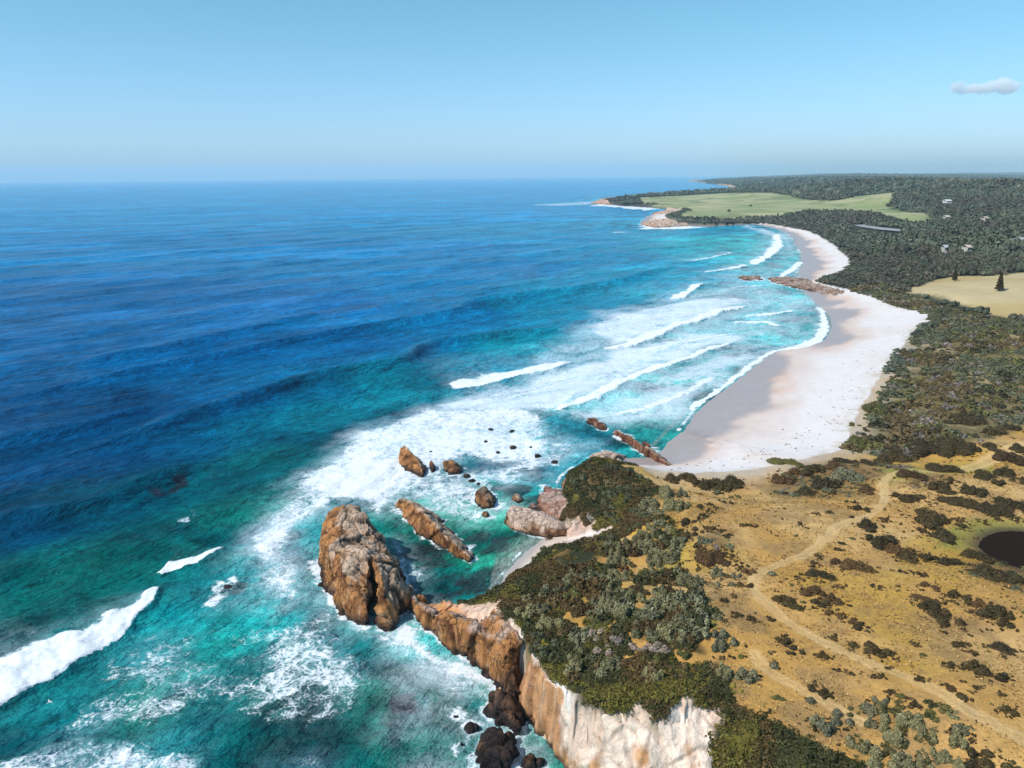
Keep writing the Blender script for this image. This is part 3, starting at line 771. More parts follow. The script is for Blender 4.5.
# ---- foam and breaking waves
wash = np.zeros(len(sx_)); foam = np.zeros(len(sx_)); hgt = np.zeros(len(sx_))
def near_box(poly, pad):
    lo = poly.min(0) - pad; hi = poly.max(0) + pad
    return np.nonzero((sx_ > lo[0]) & (sx_ < hi[0]) & (sy_ > lo[1]) & (sy_ < hi[1]))[0]
def breaker(pts, tail, amount, lump=.5, height=.8, ends=.12, front=.6, jag=1.2, tail_amt=.5, milk=.75):
    """a white wave front; pts run so that the open sea is on their left; tail = metres of foam behind the front"""
    poly = spline(np.array([P(a, b)[:2] for a, b in pts]), 4)
    ii = near_box(poly, max(tail) * 9 + 6)
    x, y = sx_[ii], sy_[ii]
    jx = (fbm2(x, y, 3.5, 3, 91) - .5) * 2 * jag + (fbm2(x, y, 14, 2, 92) - .5) * 2 * jag; jy = (fbm2(x, y, 3.5, 3, 93) - .5) * 2 * jag + (fbm2(x, y, 14, 2, 94) - .5) * 2 * jag
    d, s, _, arc = seg_dist(x + jx, y + jy, poly)
    tl = np.interp(arc, np.linspace(0, 1, len(tail)), tail) * (.55 + .9 * fbm2(x, y, max(max(tail) * .8, 5), 3, 98))
    sd = d * s
    env = sstep(0, ends, arc) * sstep(0, ends, 1 - arc)
    endcut = np.where((arc <= 0) | (arc >= 1), np.exp(-d / 2.0), 1)
    core = np.where(sd > 0, 1 - sstep(.35, 1.0, sd / tl), 1 - sstep(0, front, -sd))
    trail = np.where(sd > 0, np.exp(-sd / (tl * 1.6)), 0) * tail_amt
    f_ = amount * np.maximum(core, trail * (.35 + .9 * fbm2(x, y, 7, 3, 95))) * (.25 + .75 * env) * endcut
    foam[ii] = np.maximum(foam[ii], f_)
    wash[ii] = np.maximum(wash[ii], milk * np.where(sd > 0, np.exp(-sd / (tl * 1.2)), 0) * (.3 + .7 * env) * endcut)
    hh = height * np.where(sd > 0, np.exp(-sd / (tl * .6 + 1.5)), np.exp(-(sd / 1.2) ** 2)) * env * endcut
    hgt[ii] += hh + lump * core * env * endcut * (fbm2(x, y, 2.2, 4, 96) - .4) * .9
def swell(pts, width, height, w2=.28):
    height *= 2.3
    poly = spline(np.array([P(a, b)[:2] for a, b in pts]), 4)
    ii = near_box(poly, width * 4)
    d, s, _, arc = seg_dist(sx_[ii], sy_[ii], poly)
    sd = d * s + (fbm2(sx_[ii], sy_[ii], 25, 2, 97) - .5) * 6
    env = sstep(0, .25, arc) * sstep(0, .25, 1 - arc)
    hgt[ii] += height * env * np.where(sd > 0, np.exp(-(sd / width) ** 2), np.exp(-(sd / (width * w2)) ** 2))
def patch(pts, amount, soft=10, pad=30, milk=0.0):
    poly = Q(pts, 0)
    ii = near_box(poly, pad)
    x = sx_[ii] + (fbm2(sx_[ii], sy_[ii], 18, 3, 101) - .5) * soft * 2.2; y = sy_[ii] + (fbm2(sx_[ii], sy_[ii], 18, 3, 102) - .5) * soft * 2.2
    s, _ = sd_poly(x, y, poly)
    foam[ii] = np.maximum(foam[ii], amount * sstep(-soft * .6, soft, s))
    if milk: wash[ii] = np.maximum(wash[ii], milk * sstep(-soft, soft * 1.3, s))

# unbroken swells seen offshore
swell([(40, 462), (130, 442), (200, 420), (256, 402), (330, 384), (400, 366), (440, 348), (540, 333), (600, 325)], 11, 2.1)
swell([(-40, 405), (60, 392), (160, 372), (256, 352), (340, 336), (420, 323), (520, 301), (600, 287)], 12, 1.7)
swell([(440, 316), (500, 303), (580, 290), (640, 276), (690, 262)], 11, 1.4)
swell([(-20, 520), (60, 512), (140, 490), (220, 462)], 8, 1.3)
swell([(-20, 446), (40, 436), (100, 424), (170, 402)], 9, 1.3)
swell([(60, 366), (150, 352), (250, 330), (330, 312)], 10, 1.0)
# breakers in the bay
breaker([(452, 391), (484, 386), (520, 378), (552, 370), (580, 359)], [8, 22, 24, 19, 8], 1.0, height=1.1, tail_amt=.6, milk=.4)
breaker([(604, 350), (630, 345), (655, 337), (690, 324), (720, 313), (760, 303)], [6, 10, 11, 9, 5], 1.0, height=1.2, tail_amt=.7)
breaker([(552, 414), (580, 405), (610, 394), (640, 378), (680, 363), (744, 339)], [5, 7, 9, 7, 4], 1.0, height=.8, tail_amt=.7)
breaker([(690, 415), (702, 403), (718, 391), (736, 379), (760, 361), (780, 351), (808, 346)], [2.5, 3.5, 3.5, 3.5, 3], .95, height=.3, tail_amt=.8)
breaker([(733, 323), (755, 322), (782, 327)], [3, 5, 4], .9, height=.5)
breaker([(780, 351), (806, 348), (824, 339), (828, 321), (818, 304)], [6, 8, 9, 7, 4], .85, height=.2, tail_amt=.9)
breaker([(672, 299), (684, 297), (696, 289), (704, 283)], [10, 12, 12, 8], 1.0, height=1.4)
breaker([(757, 266), (771, 257), (782, 245), (778, 233)], [14, 18, 18, 12], .9, height=.8, tail_amt=.8)
breaker([(782, 278), (794, 271), (803, 261)], [8, 10, 6], .85, height=.4)
breaker([(706, 274), (730, 270), (752, 265)], [8, 10, 8], .8, height=.6)
breaker([(720, 292), (745, 288), (770, 286)], [6, 9, 8], .6, height=.5)
breaker([(612, 233), (624, 233), (633, 232.4)], [10, 12, 8], .8, height=.6)
# near shore, lower part of the view
breaker([(-40, 722), (0, 704), (40, 683), (78, 663), (112, 643), (138, 618), (157, 592)], [20, 19, 17, 15, 11, 6.5, 2.5], 1.15, lump=1.2, height=1.2, ends=.05, jag=1.5, milk=.4, tail_amt=.62)
breaker([(153, 577), (172, 576), (200, 567), (226, 551)], [8, 9, 7, 2], .95, lump=1.0, height=.8, ends=.06, milk=.2)
breaker([(-30, 790), (30, 775), (90, 776), (150, 772), (200, 778)], [8, 10, 10, 8, 5], .62, lump=.7, height=.6, milk=.12)
patch([(470, 400), (600, 312), (690, 290), (765, 284), (815, 300), (826, 335), (770, 352), (700, 400), (676, 422), (600, 420), (560, 428), (480, 420)], 0.38, 10, milk=0.55)
patch([(590, 324), (640, 306), (700, 299), (762, 300), (690, 326), (640, 340), (602, 350)], 0.48, 7, milk=1.0)
patch([(425, 408), (485, 388), (580, 364), (604, 352), (640, 345), (690, 331), (730, 333), (746, 338), (680, 363), (640, 378), (600, 396), (555, 414), (470, 424)], 0.47, 8, milk=1.0)
patch([(560, 420), (640, 386), (690, 364), (746, 344), (762, 358), (736, 379), (700, 403), (688, 416), (620, 424)], 0.4, 7, milk=0.85)
patch([(700, 275), (760, 262), (790, 255), (802, 290), (812, 303), (750, 305), (690, 300)], 0.36, 14, milk=0.4)
patch([(765, 235), (785, 232), (795, 245), (800, 262), (780, 270)], 0.4, 14, milk=0.5)
patch([(745, 224), (790, 236), (800, 256), (796, 262), (780, 240), (744, 227)], 0.45, 8, milk=0.7)
patch([(232, 600), (262, 520), (310, 470), (350, 430), (420, 405), (480, 412), (545, 415), (575, 440), (540, 470), (500, 462), (455, 455), (420, 480), (400, 500), (385, 520), (330, 500), (312, 560), (310, 600), (270, 615)], 0.66, 8, milk=0.75)
patch([(250, 545), (300, 500), (345, 450), (400, 420), (400, 470), (388, 520), (330, 505), (305, 565)], 0.8, 8, milk=0.75)
patch([(390, 430), (460, 418), (500, 440), (470, 455), (400, 450)], 0.7, 6, milk=0.65)
patch([(455, 470), (500, 460), (560, 440), (600, 440), (590, 455), (540, 470), (500, 490), (478, 490)], 0.58, 6, milk=0.5)
patch([(405, 500), (470, 480), (510, 510), (480, 530), (440, 520)], 0.56, 6, milk=0.5)
patch([(385, 540), (400, 535), (432, 572), (420, 592), (402, 580)], 0.62, 4, milk=0.4)
patch([(398, 608), (412, 606), (438, 640), (470, 662), (500, 676), (520, 720), (512, 780), (440, 775), (470, 720), (430, 680), (400, 640)], 0.74, 7, milk=0.92)
patch([(395, 612), (410, 606), (432, 634), (470, 664), (498, 680), (510, 705), (490, 706), (450, 676), (412, 648), (385, 640)], 0.84, 4, milk=0.8)
patch([(320, 560), (318, 600), (345, 630), (400, 640), (410, 610), (372, 630), (335, 604), (326, 570)], 0.84, 3.5, milk=0.7)
patch([(200, 600), (225, 585), (240, 592), (215, 608), (195, 606)], .7, 2.5)
patch([(222, 580), (234, 574), (242, 584), (230, 592)], .85, 1.5)
patch([(20, 780), (60, 745), (120, 738), (170, 748), (200, 770), (200, 800), (20, 800)], .6, 5)
patch([(240, 790), (270, 760), (330, 752), (370, 770), (420, 755), (440, 775), (430, 800)], 0.62, 6, milk=0.12)
patch([(160, 690), (230, 600), (330, 620), (400, 640), (440, 700), (300, 760), (180, 750)], 0.57, 12, milk=0.07)
patch([(0, 735), (120, 640), (230, 600), (250, 680), (160, 760), (0, 780)], 0.54, 12, milk=0.05)
patch([(176, 512), (200, 508), (208, 525), (190, 530)], .5, 3)
patch([(300, 640), (330, 636), (345, 655), (325, 668), (305, 660)], .6, 2.5)
patch([(255, 650), (275, 645), (320, 700), (300, 715)], .5, 3)
patch([(405, 695), (415, 690), (418, 700), (408, 706)], .7, 1.2)
patch([(485, 585), (500, 570), (520, 580), (500, 600)], .55, 2.5)
patch([(638, 224), (650, 215), (700, 209), (705, 212), (670, 217), (648, 220), (690, 226), (720, 227), (640, 230)], .75, 12)
patch([(590, 206), (600, 201), (650, 206), (660, 209), (645, 211), (612, 207)], .7, 15)
patch([(520, 205), (560, 203), (600, 200), (600, 204), (560, 206)], .55, 25)
patch([(735, 226), (752, 225), (775, 231), (790, 240), (770, 240)], .45, 12)
patch([(375, 520), (395, 470), (450, 465), (480, 475), (474, 500), (420, 505), (400, 500)], .62, 7, milk=.6)
patch([(300, 560), (322, 500), (330, 600), (350, 640), (300, 630)], .6, 7, milk=.5)
patch([(395, 560), (430, 590), (470, 610), (440, 612), (408, 600)], .55, 4, milk=.4)
patch([(400, 640), (450, 690), (470, 720), (430, 730), (390, 680)], 0.6, 8, milk=0.6)
breaker([(640, 352), (690, 343), (740, 334)], [5, 7, 5], .8, height=.4, tail_amt=.6)
breaker([(600, 420), (650, 408), (690, 392), (720, 376)], [4, 6, 6, 4], .7, height=.3, tail_amt=.6)
breaker([(745, 318), (775, 314), (800, 310)], [6, 8, 6], .75, height=.4)
breaker([(690, 262), (712, 258), (735, 252)], [8, 10, 8], .6, height=.5)
# white water against each rock, rim of foam along every shore
for k, fp in enumerate(FOOT):
    ii = near_box(fp, 9)
    if not len(ii): continue
    x = sx_[ii] + (fbm2(sx_[ii], sy_[ii], 4, 3, 111) - .5) * 4; y = sy_[ii] + (fbm2(sx_[ii], sy_[ii], 4, 3, 112) - .5) * 4
    s, _ = sd_poly(x, y, fp)
    amt = .62 + .2 * (fbm2(sx_[ii], sy_[ii], 12, 2, 113) - .3)
    foam[ii] = np.maximum(foam[ii], amt * np.exp(-np.clip(-s - .3, 0, 99) / 2.2))
rimn = fbm2(sx_, sy_, 10, 3, 115)
foam = np.maximum(foam, np.where(sdc_ < 3, .75 * np.exp(-np.abs(sdc_ + .8) / np.clip(r_ * .006, .8, 4)) * sstep(.25, .6, rimn), 0))
# whitecap streaks far out
streak = fbm2(sx_ * .35 + sy_ * .3, sy_ * 1.1 - sx_ * .5, 70, 4, 121)
foam = np.maximum(foam, .30 * sstep(.60, .78, streak) * sstep(300, 700, r_) * (r_ < 6000))
hide = np.clip(reef, 0, 1)
foam = foam * (1 - .45 * hide)

# ---- the swell itself
off = sstep(3, -45, sdc_)
def wave(lam, deg, amp, seed, sharp=1.4):
    a = R(deg); u = sx_ * math.cos(a) + sy_ * math.sin(a)
    v_ = -sx_ * math.sin(a) + sy_ * math.cos(a)
    ph = (u + (fbm2(sx_, sy_, lam * 2.2, 2, seed) - .5) * lam * 1.1) / lam * 2 * math.pi
    s = (np.sin(ph) * .5 + .5) ** sharp
    env = .35 + 1.1 * fbm2(u / 1.2, v_ / 3.0, lam * 1.3, 2, seed + 3)
    fade = 1 - sstep(lam * 26, lam * 60, r_)
    return amp * (s - .4) * env * fade
hgt += off * (wave(78, -40, 1.3, 201) + wave(41, -52, .75, 211) + wave(23, -30, .5, 221) + wave(13, -58, .28, 231))
hgt += (.4 + .6 * off) * (wave(7.5, -25, .24, 241) + wave(5, -75, .16, 251))
hgt += (fbm2(sx_, sy_, 3.2, 3, 261) - .5) * .5 * (1 - sstep(150, 420, r_)) * sstep(2, -4, sdc_)
hgt *= np.clip(sstep(1.5, -16, sdc_) + .06, 0, 1)

def water_material():
    mt, nt, ns, ln, pb = new_mat('sea_water')
    pos = wpos(nt)
    col = attr(nt, 'Col').outputs['Color']
    fo = attr(nt, 'foam').outputs['Fac']
    dn = nd(nt, 'ShaderNodeTexNoise'); dn.inputs['Scale'].default_value = .22; dn.inputs['Detail'].default_value = 5
    ln.new(pos, dn.inputs['Vector'])
    sc1 = nd(nt, 'ShaderNodeVectorMath', operation='SCALE'); sc1.inputs['Scale'].default_value = 7.0; ln.new(dn.outputs['Color'], sc1.inputs[0])
    dp = nd(nt, 'ShaderNodeVectorMath', operation='ADD'); ln.new(pos, dp.inputs[0]); ln.new(sc1.outputs[0], dp.inputs[1])
    v1 = nd(nt, 'ShaderNodeTexVoronoi', feature='DISTANCE_TO_EDGE'); v1.inputs['Scale'].default_value = .30; ln.new(dp.outputs[0], v1.inputs['Vector'])
    v2 = nd(nt, 'ShaderNodeTexVoronoi', feature='DISTANCE_TO_EDGE'); v2.inputs['Scale'].default_value = .85; ln.new(dp.outputs[0], v2.inputs['Vector'])
    lace1 = ramp(nt, v1.outputs['Distance'], .0, .22, 1.0, 0.0)
    lace2 = ramp(nt, v2.outputs['Distance'], .0, .25, 1.0, 0.0)
    rot0 = nd(nt, 'ShaderNodeVectorRotate', rotation_type='Z_AXIS'); rot0.inputs['Angle'].default_value = R(42); ln.new(pos, rot0.inputs['Vector'])
    n_big = noise(nt, pos, .06, 5, .6, 1.2)
    n_mid = noise(nt, dp.outputs[0], .45, 6, .7)
    n_fin = noise(nt, pos, 2.1, 4, .7)
    s = math_n(nt, 'ADD', math_n(nt, 'MULTIPLY', math_n(nt, 'SUBTRACT', n_big, .5), 1.0), math_n(nt, 'MULTIPLY', math_n(nt, 'SUBTRACT', n_mid, .5), .85))
    s = math_n(nt, 'ADD', s, math_n(nt, 'MULTIPLY', math_n(nt, 'SUBTRACT', n_fin, .5), .55))
    s = math_n(nt, 'ADD', s, math_n(nt, 'ADD', math_n(nt, 'MULTIPLY', lace1, .13), math_n(nt, 'MULTIPLY', lace2, .13)))
    # quiet where there is no foam, solid where it is thick
    s = math_n(nt, 'ADD', math_n(nt, 'MULTIPLY', fo, 1.45), math_n(nt, 'SUBTRACT', s, .80))
    mask = ramp(nt, s, 0.0, .40)
    mask = math_n(nt, 'MULTIPLY', mask, ramp(nt, fo, .10, .30))
    milk = math_n(nt, 'MULTIPLY', ramp(nt, fo, .38, .85), .75)
    wsh = attr(nt, 'wash').outputs['Fac']
    rw = nd(nt, 'ShaderNodeVectorRotate', rotation_type='Z_AXIS'); rw.inputs['Angle'].default_value = R(-35); ln.new(dp.outputs[0], rw.inputs['Vector'])
    n_st = noise(nt, scaled(nt, rw.outputs[0], (.35, 1.0, 1)), .12, 6, .62)
    wsh = math_n(nt, 'MULTIPLY', wsh, ramp(nt, math_n(nt, 'ADD', math_n(nt, 'ADD', n_st, math_n(nt, 'MULTIPLY', math_n(nt, 'SUBTRACT', n_fin, .5), .35)), math_n(nt, 'ADD', math_n(nt, 'MULTIPLY', wsh, .16), math_n(nt, 'MULTIPLY', math_n(nt, 'SUBTRACT', n_mid, .5), .6))), .27, .68))
    var = math_n(nt, 'ADD', math_n(nt, 'MULTIPLY', n_mid, .7), .65)
    n_s1 = noise(nt, scaled(nt, rot0.outputs[0], (1.0, .28, 1)), .045, 6, .6)
    n_s2 = noise(nt, scaled(nt, rot0.outputs[0], (1.0, .30, 1)), .22, 4, .6)
    var = math_n(nt, 'ADD', var, math_n(nt, 'ADD', math_n(nt, 'MULTIPLY', math_n(nt, 'SUBTRACT', n_s1, .5), 1.5), math_n(nt, 'MULTIPLY', math_n(nt, 'SUBTRACT', n_s2, .5), 1.35)))  # streaks: wind-ruffled tone plus wave reflection contrast, put into the colour
    n_s3 = noise(nt, scaled(nt, rot0.outputs[0], (1.0, .36, 1)), .75, 3, .6)
    var = math_n(nt, 'ADD', var, math_n(nt, 'MULTIPLY', math_n(nt, 'SUBTRACT', n_s3, .5), 1.3))
    var = math_n(nt, 'MAXIMUM', var, .12)
    base = mixc(nt, 1.0, col, var, 'MULTIPLY')
    base = mixc(nt, math_n(nt, 'MULTIPLY', milk, ramp(nt, n_mid, .22, .62, .35, 1.0)), base, (.33, .60, .66, 1))
    base = mixc(nt, wsh, base, (.64, .72, .77, 1))
    fvar = math_n(nt, 'ADD', .60, math_n(nt, 'ADD', math_n(nt, 'MULTIPLY', n_mid, .50), math_n(nt, 'MULTIPLY', n_fin, .26)))
    base = mixc(nt, mask, base, mixc(nt, 1.0, (.76, .79, .81, 1), fvar, 'MULTIPLY'))
    ln.new(base, pb.inputs['Base Color'])
    ln.new(math_n(nt, 'ADD', math_n(nt, 'MULTIPLY', mask, .6), .17), pb.inputs['Roughness'])
    pb.inputs['IOR'].default_value = 1.333
    pb.inputs['Specular Tint'].default_value = (.20, .80, 1.0, 1)
    ln.new(math_n(nt, 'SUBTRACT', .035, math_n(nt, 'MULTIPLY', mask, .02)), pb.inputs['Specular IOR Level'])
    st = scaled(nt, pos, (.72, .72, 1))
    rot = nd(nt, 'ShaderNodeVectorRotate', rotation_type='Z_AXIS'); rot.inputs['Angle'].default_value = R(42); ln.new(pos, rot.inputs['Vector'])
    an = scaled(nt, rot.outputs[0], (1.0, .38, 1))
    b1 = noise(nt, an, .16, 5, .62)
    b2 = noise(nt, an, .75, 5, .65)
    b3 = noise(nt, an, .03, 3, .5)
    h = math_n(nt, 'ADD', math_n(nt, 'MULTIPLY', b1, 3.0), math_n(nt, 'ADD', math_n(nt, 'MULTIPLY', b2, .8), math_n(nt, 'MULTIPLY', b3, 6.0)))
    calm = math_n(nt, 'SUBTRACT', 1.0, math_n(nt, 'MULTIPLY', math_n(nt, 'MAXIMUM', mask, wsh), .72))
    b = nd(nt, 'ShaderNodeBump'); b.inputs['Strength'].default_value = 1.0; b.inputs['Distance'].default_value = 1.9
    ln.new(calm, b.inputs['Strength'])
    ln.new(h, b.inputs['Height']); ln.new(b.outputs[0], pb.inputs['Normal'])
    return mt
M_WATER = water_material()
sv = np.stack([sx_, sy_, hgt], 1)
fkeep = ~((sdc_[sf_].min(1) > 14) & (r_[sf_].max(1) < 12000))
v_, f_, a_ = submesh(sv, sf_, fkeep, dict(Col=wcol, foam=np.clip(foam, 0, 1.3), wash=np.clip(wash, 0, 1)))
tag(mesh_obj('sea', v_, f_, M_WATER, True, attrs=a_), kind='structure')

# ================================================================== LAND
ang = np.radians(np.concatenate([np.arange(-11, 41, .115), np.linspace(41, 85, 45)]))
rad = np.concatenate([geo(66, 78, 1.006), geo(78, 130, 1.0026), geo(130, 240, 1.0034), geo(240, 1800, 1.0075), geo(1800, 5000, 1.012), geo(5000, 34000, 1.03), [34000]])
tx, ty, tf = fan(ang, rad)
_sc, _ = sd_poly(tx, ty, C)
ok = _sc > -np.clip(np.sqrt(tx * tx + ty * ty) * .05, 7, 200)
tz = np.full(len(tx), -3.0); msk = {k: np.zeros(len(tx)) for k in ('sc', 'se', 'he', 'bare', 't', 'cliff', 'cove', 'pond', 'dp', 'r')}
z_, mk_ = ground(tx[ok], ty[ok], True)
tz[ok] = z_
for k in msk: msk[k][ok] = mk_[k]
N1 = fbm2(tx, ty, 30, 4, 301); N2 = fbm2(tx, ty, 7, 4, 302); N3 = fbm2(tx, ty, 1.8, 3, 303); N4 = fbm2(tx, ty, 110, 4, 304)
rr = np.sqrt(tx * tx + ty * ty)
GOLD = (.58, .315, .082); STRAW = (.65, .41, .16); SOIL = (.45, .275, .12); OCHRE = (.52, .305, .042); HEATH = (.15, .083, .035); LGREEN = (.31, .275, .06); DGREEN = (.036, .036, .011); PATHC = (.76, .51, .235); FOREST = (.032, .036, .018)
col = lerp(np.broadcast_to(GOLD, (len(tx), 3)), STRAW, sstep(.42, .68, N1) * .9)
col = lerp(col, SOIL, sstep(.50, .70, N2) * .55)
col = lerp(col, OCHRE, sstep(.50, .66, fbm2(tx, ty, 19, 4, 310)) * .65)
col = lerp(col, (.30, .175, .06), sstep(.56, .72, N2 * .55 + N3 * .5) * .7)
col = col * (.8 + .4 * N3)[:, None]
def gapn(x, y):
    '''1 where the dry grass breaks through the landward side of the scrub'''
    e = x - (13.5 + .055 * (y - 95))
    return sstep(.53, .62, fbm2(x, y, 5, 3, 777) + .014 * np.clip(e, -10, 8)) * ((y > 95) & (y < 150) & (x > 8))
def region(poly, z, soft, nz=None, amt=8):
    q = Q(poly, z)
    lo = q.min(0) - soft * 3 - amt * 2; hi = q.max(0) + soft * 3 + amt * 2
    ii = np.nonzero((tx > lo[0]) & (tx < hi[0]) & (ty > lo[1]) & (ty < hi[1]))[0]
    out = np.zeros(len(tx))
    if len(ii):
        s, _ = sd_poly(tx[ii] + (N2[ii] - .5) * amt, ty[ii] + (N1[ii] - .5) * amt, q)
        out[ii] = sstep(-soft, soft, s)
    return out
FIELD_GREEN = [[(626, 199.8), (640, 197.5), (700, 195.5), (770, 196), (805, 203), (840, 205), (862, 202), (905, 200.5), (950, 201.5), (952, 203.5), (920, 206), (895, 207), (888, 209), (905, 212), (932, 217), (930, 221.5), (915, 224), (880, 217), (850, 213), (815, 212.5), (775, 215), (748, 215.5), (722, 217.5), (700, 217), (682, 214.5), (674, 212), (690, 208), (655, 203.5)]]
FIELD_GOLD = [[(910, 283), (930, 274), (952, 268), (985, 269), (1024, 267), (1080, 266), (1080, 312), (1024, 309), (990, 303), (955, 294), (925, 287)]]
FIELD_FAR = [[(1000, 178.5), (1024, 176.5), (1080, 176), (1080, 184), (1024, 183)]]
SCRUB_M = [[(550, 478), (570, 458), (600, 452), (648, 470), (664, 492), (640, 500), (655, 520), (640, 545), (600, 540), (570, 520)]]
VEGWEST = [[(486, 612), (535, 570), (560, 550), (582, 534), (606, 545), (560, 600), (515, 640)]]
THICKET = [[(480, 610), (538, 560), (562, 545), (580, 528), (610, 522), (640, 510), (668, 508), (684, 530), (684, 556), (690, 580), (702, 610), (708, 645), (690, 662), (726, 690), (730, 706), (650, 712), (600, 712), (540, 700), (505, 650)]]
HEATH_BAND = [[(770, 462), (800, 452), (850, 446), (900, 448), (920, 456), (880, 465), (862, 478), (868, 490), (830, 492), (790, 486), (765, 478)]]
HEATH_2 = [[(690, 548), (720, 545), (735, 555), (730, 565), (695, 564)], [(900, 470), (940, 466), (950, 485), (920, 488), (895, 480)], [(960, 568), (1030, 566), (1030, 610), (1000, 600), (975, 590)]]
DUNE = [[(850, 442), (858, 428), (868, 408), (884, 380), (902, 352), (912, 332), (938, 316), (905, 304), (870, 292), (850, 284), (870, 276), (910, 290), (950, 302), (1000, 312), (1100, 325), (1100, 430), (1024, 420), (985, 440), (930, 448), (890, 448)]]
LAGOON = [[(853, 224), (862, 226), (880, 228.6), (903, 230.5), (900, 228.2), (880, 226.2), (865, 223.5)]]
GREENGRASS = [[(940, 534), (975, 520), (1030, 520), (1040, 535), (985, 540), (970, 556), (940, 552)], [(880, 450), (925, 455), (990, 452), (1000, 462), (930, 466), (884, 478)], [(650, 545), (672, 548), (690, 590), (664, 570)], [(700, 630), (722, 640), (712, 660), (700, 650)]]
wood = sstep(330, 420, rr) * (msk['se'] > 0)
fg = np.zeros(len(tx)); fgo = np.zeros(len(tx)); ffa = np.zeros(len(tx))
for p in FIELD_GREEN: fg = np.maximum(fg, region(p, 11, 8, amt=40))
for p in FIELD_GOLD: fgo = np.maximum(fgo, region(p, 10, 3, amt=10))
for p in FIELD_FAR: ffa = np.maximum(ffa, region(p, 40, 30, amt=100))
dune = np.zeros(len(tx))
for p in DUNE: dune = np.maximum(dune, region(p, 7, 3, amt=10))
col = lerp(col, FOREST, wood)
dcol = lerp(lerp(np.broadcast_to((.20, .145, .06), (len(tx), 3)), (.34, .25, .13), sstep(.45, .65, N2)), (.18, .14, .05), sstep(.5, .62, N1))
col = lerp(col, dcol, dune)
sedge = np.where((msk['se'] > 0) & (msk['he'] < 5.2), np.exp(-(msk['se'] / 7.0) ** 2), 0) * (rr < 420)
col = lerp(col, (.56, .46, .36), np.clip(sedge * (.5 + N2), 0, 1) * .85)
for ms in (SCRUB_M, THICKET):
    for p in ms: col = lerp(col, lerp(np.broadcast_to(DGREEN, (len(tx), 3)), (.15, .11, .05), sstep(.45, .68, N2)), region(p, 11, 2.0, amt=9) * .96 * (1 - gapn(tx, ty)))  # ground darkened in colour to deepen the shaded gaps between bushes
for p in VEGWEST: col = lerp(col, lerp(np.broadcast_to(DGREEN, (len(tx), 3)), (.15, .11, .05), sstep(.45, .68, N2)), region(p, 8, 2.0, amt=6))
for p in HEATH_BAND + HEATH_2: col = lerp(col, lerp(np.broadcast_to(HEATH, (len(tx), 3)), (.26, .17, .06), sstep(.4, .65, N2)), region(p, 9, 2.5, amt=9) * .8)
for p in GREENGRASS: col = lerp(col, LGREEN, region(p, 9.5, 3, amt=8) * (.55 + .6 * N2))
gcol = lerp(lerp(np.broadcast_to((.24, .27, .11), (len(tx), 3)), (.32, .31, .15), sstep(.4, .65, N4)), (.19, .23, .08), sstep(.5, .7, N1) * .5)
gcol = lerp(gcol, (.40, .36, .20), sstep(.5, .62, fbm2(tx * .4 + ty * .2, ty, 60, 4, 331)) * .75)
gcol = lerp(gcol, (.13, .16, .06), sstep(.60, .68, fbm2(tx, ty * .6, 45, 4, 332)) * .7)
col = lerp(col, gcol, fg)
col = lerp(col, lerp(np.broadcast_to((.42, .31, .13), (len(tx), 3)), (.47, .37, .2), sstep(.4, .6, fbm2(tx, ty, 60, 3, 330))), fgo)
col = lerp(col, (.46, .42, .3), ffa)
# slopes between the shore and the top edge
band = (msk['se'] <= 0)
t = msk['t']; cl = msk['cliff']; bare = msk['bare']
FLUTE = fbm3(tx, ty, tz * .5, 2.2, 4, 340); N3D = fbm3(tx, ty, tz, 3.5, 4, 347)
rock = lerp(lerp(np.broadcast_to(WHITE, (len(tx), 3)), PINK, sstep(.38, .62, fbm3(tx, ty, tz, 6, 4, 341))), (.50, .27, .13), sstep(.52, .74, FLUTE) * .6)
rock = rock * lerp(np.array([1.0, 1, 1])[None], np.array([.84, .66, .54])[None], sstep(104, 118, ty))
low = 1 - sstep(2.2, 6.5, tz + (N3D - .5) * 7 + np.clip(tx - 4, 0, 12) * .35)
rock = lerp(rock, lerp(np.broadcast_to(ORANGE, (len(tx), 3)), (.58, .33, .17), sstep(.4, .6, N3D)), low * .85)
rock = lerp(rock, DARK, (1 - sstep(.3, 1.3, tz + (N3 - .5) * 1.2)) * .9)
veg_edge = sstep(.80, .92, t + (fbm2(tx, ty, 4.5, 3, 346) - .5) * .62 + (N3 - .5) * .12 - .06 * bare)
vegd = np.clip(np.maximum(1 - bare + (N2 - .5) * .5, veg_edge * (.55 + .45 * (1 - bare)) ) , 0, 1)
vegd = np.where(cl > .5, np.clip(np.maximum(sstep(.35, .65, 1 - bare + (N2 - .5) * .7) * sstep(.05, .22, t + (N3 - .5) * .15), veg_edge), 0, 1), 0)
vcol = lerp(lerp(np.broadcast_to(DGREEN, (len(tx), 3)), (.15, .125, .02), sstep(.5, .7, fbm2(tx, ty, 4, 3, 345))), (.16, .10, .045), sstep(.58, .75, N1) * .7)
vcol = np.where((rr > 500)[:, None], np.array([.06, .062, .035]), vcol)
lipgap = sstep(.54, .62, fbm2(tx, ty, 5, 3, 778)) * (tx > 28) * (rr < 130)
vcol = lerp(vcol, (.47, .34, .21), lipgap * .9)
rockc = lerp(rock, vcol, vegd)
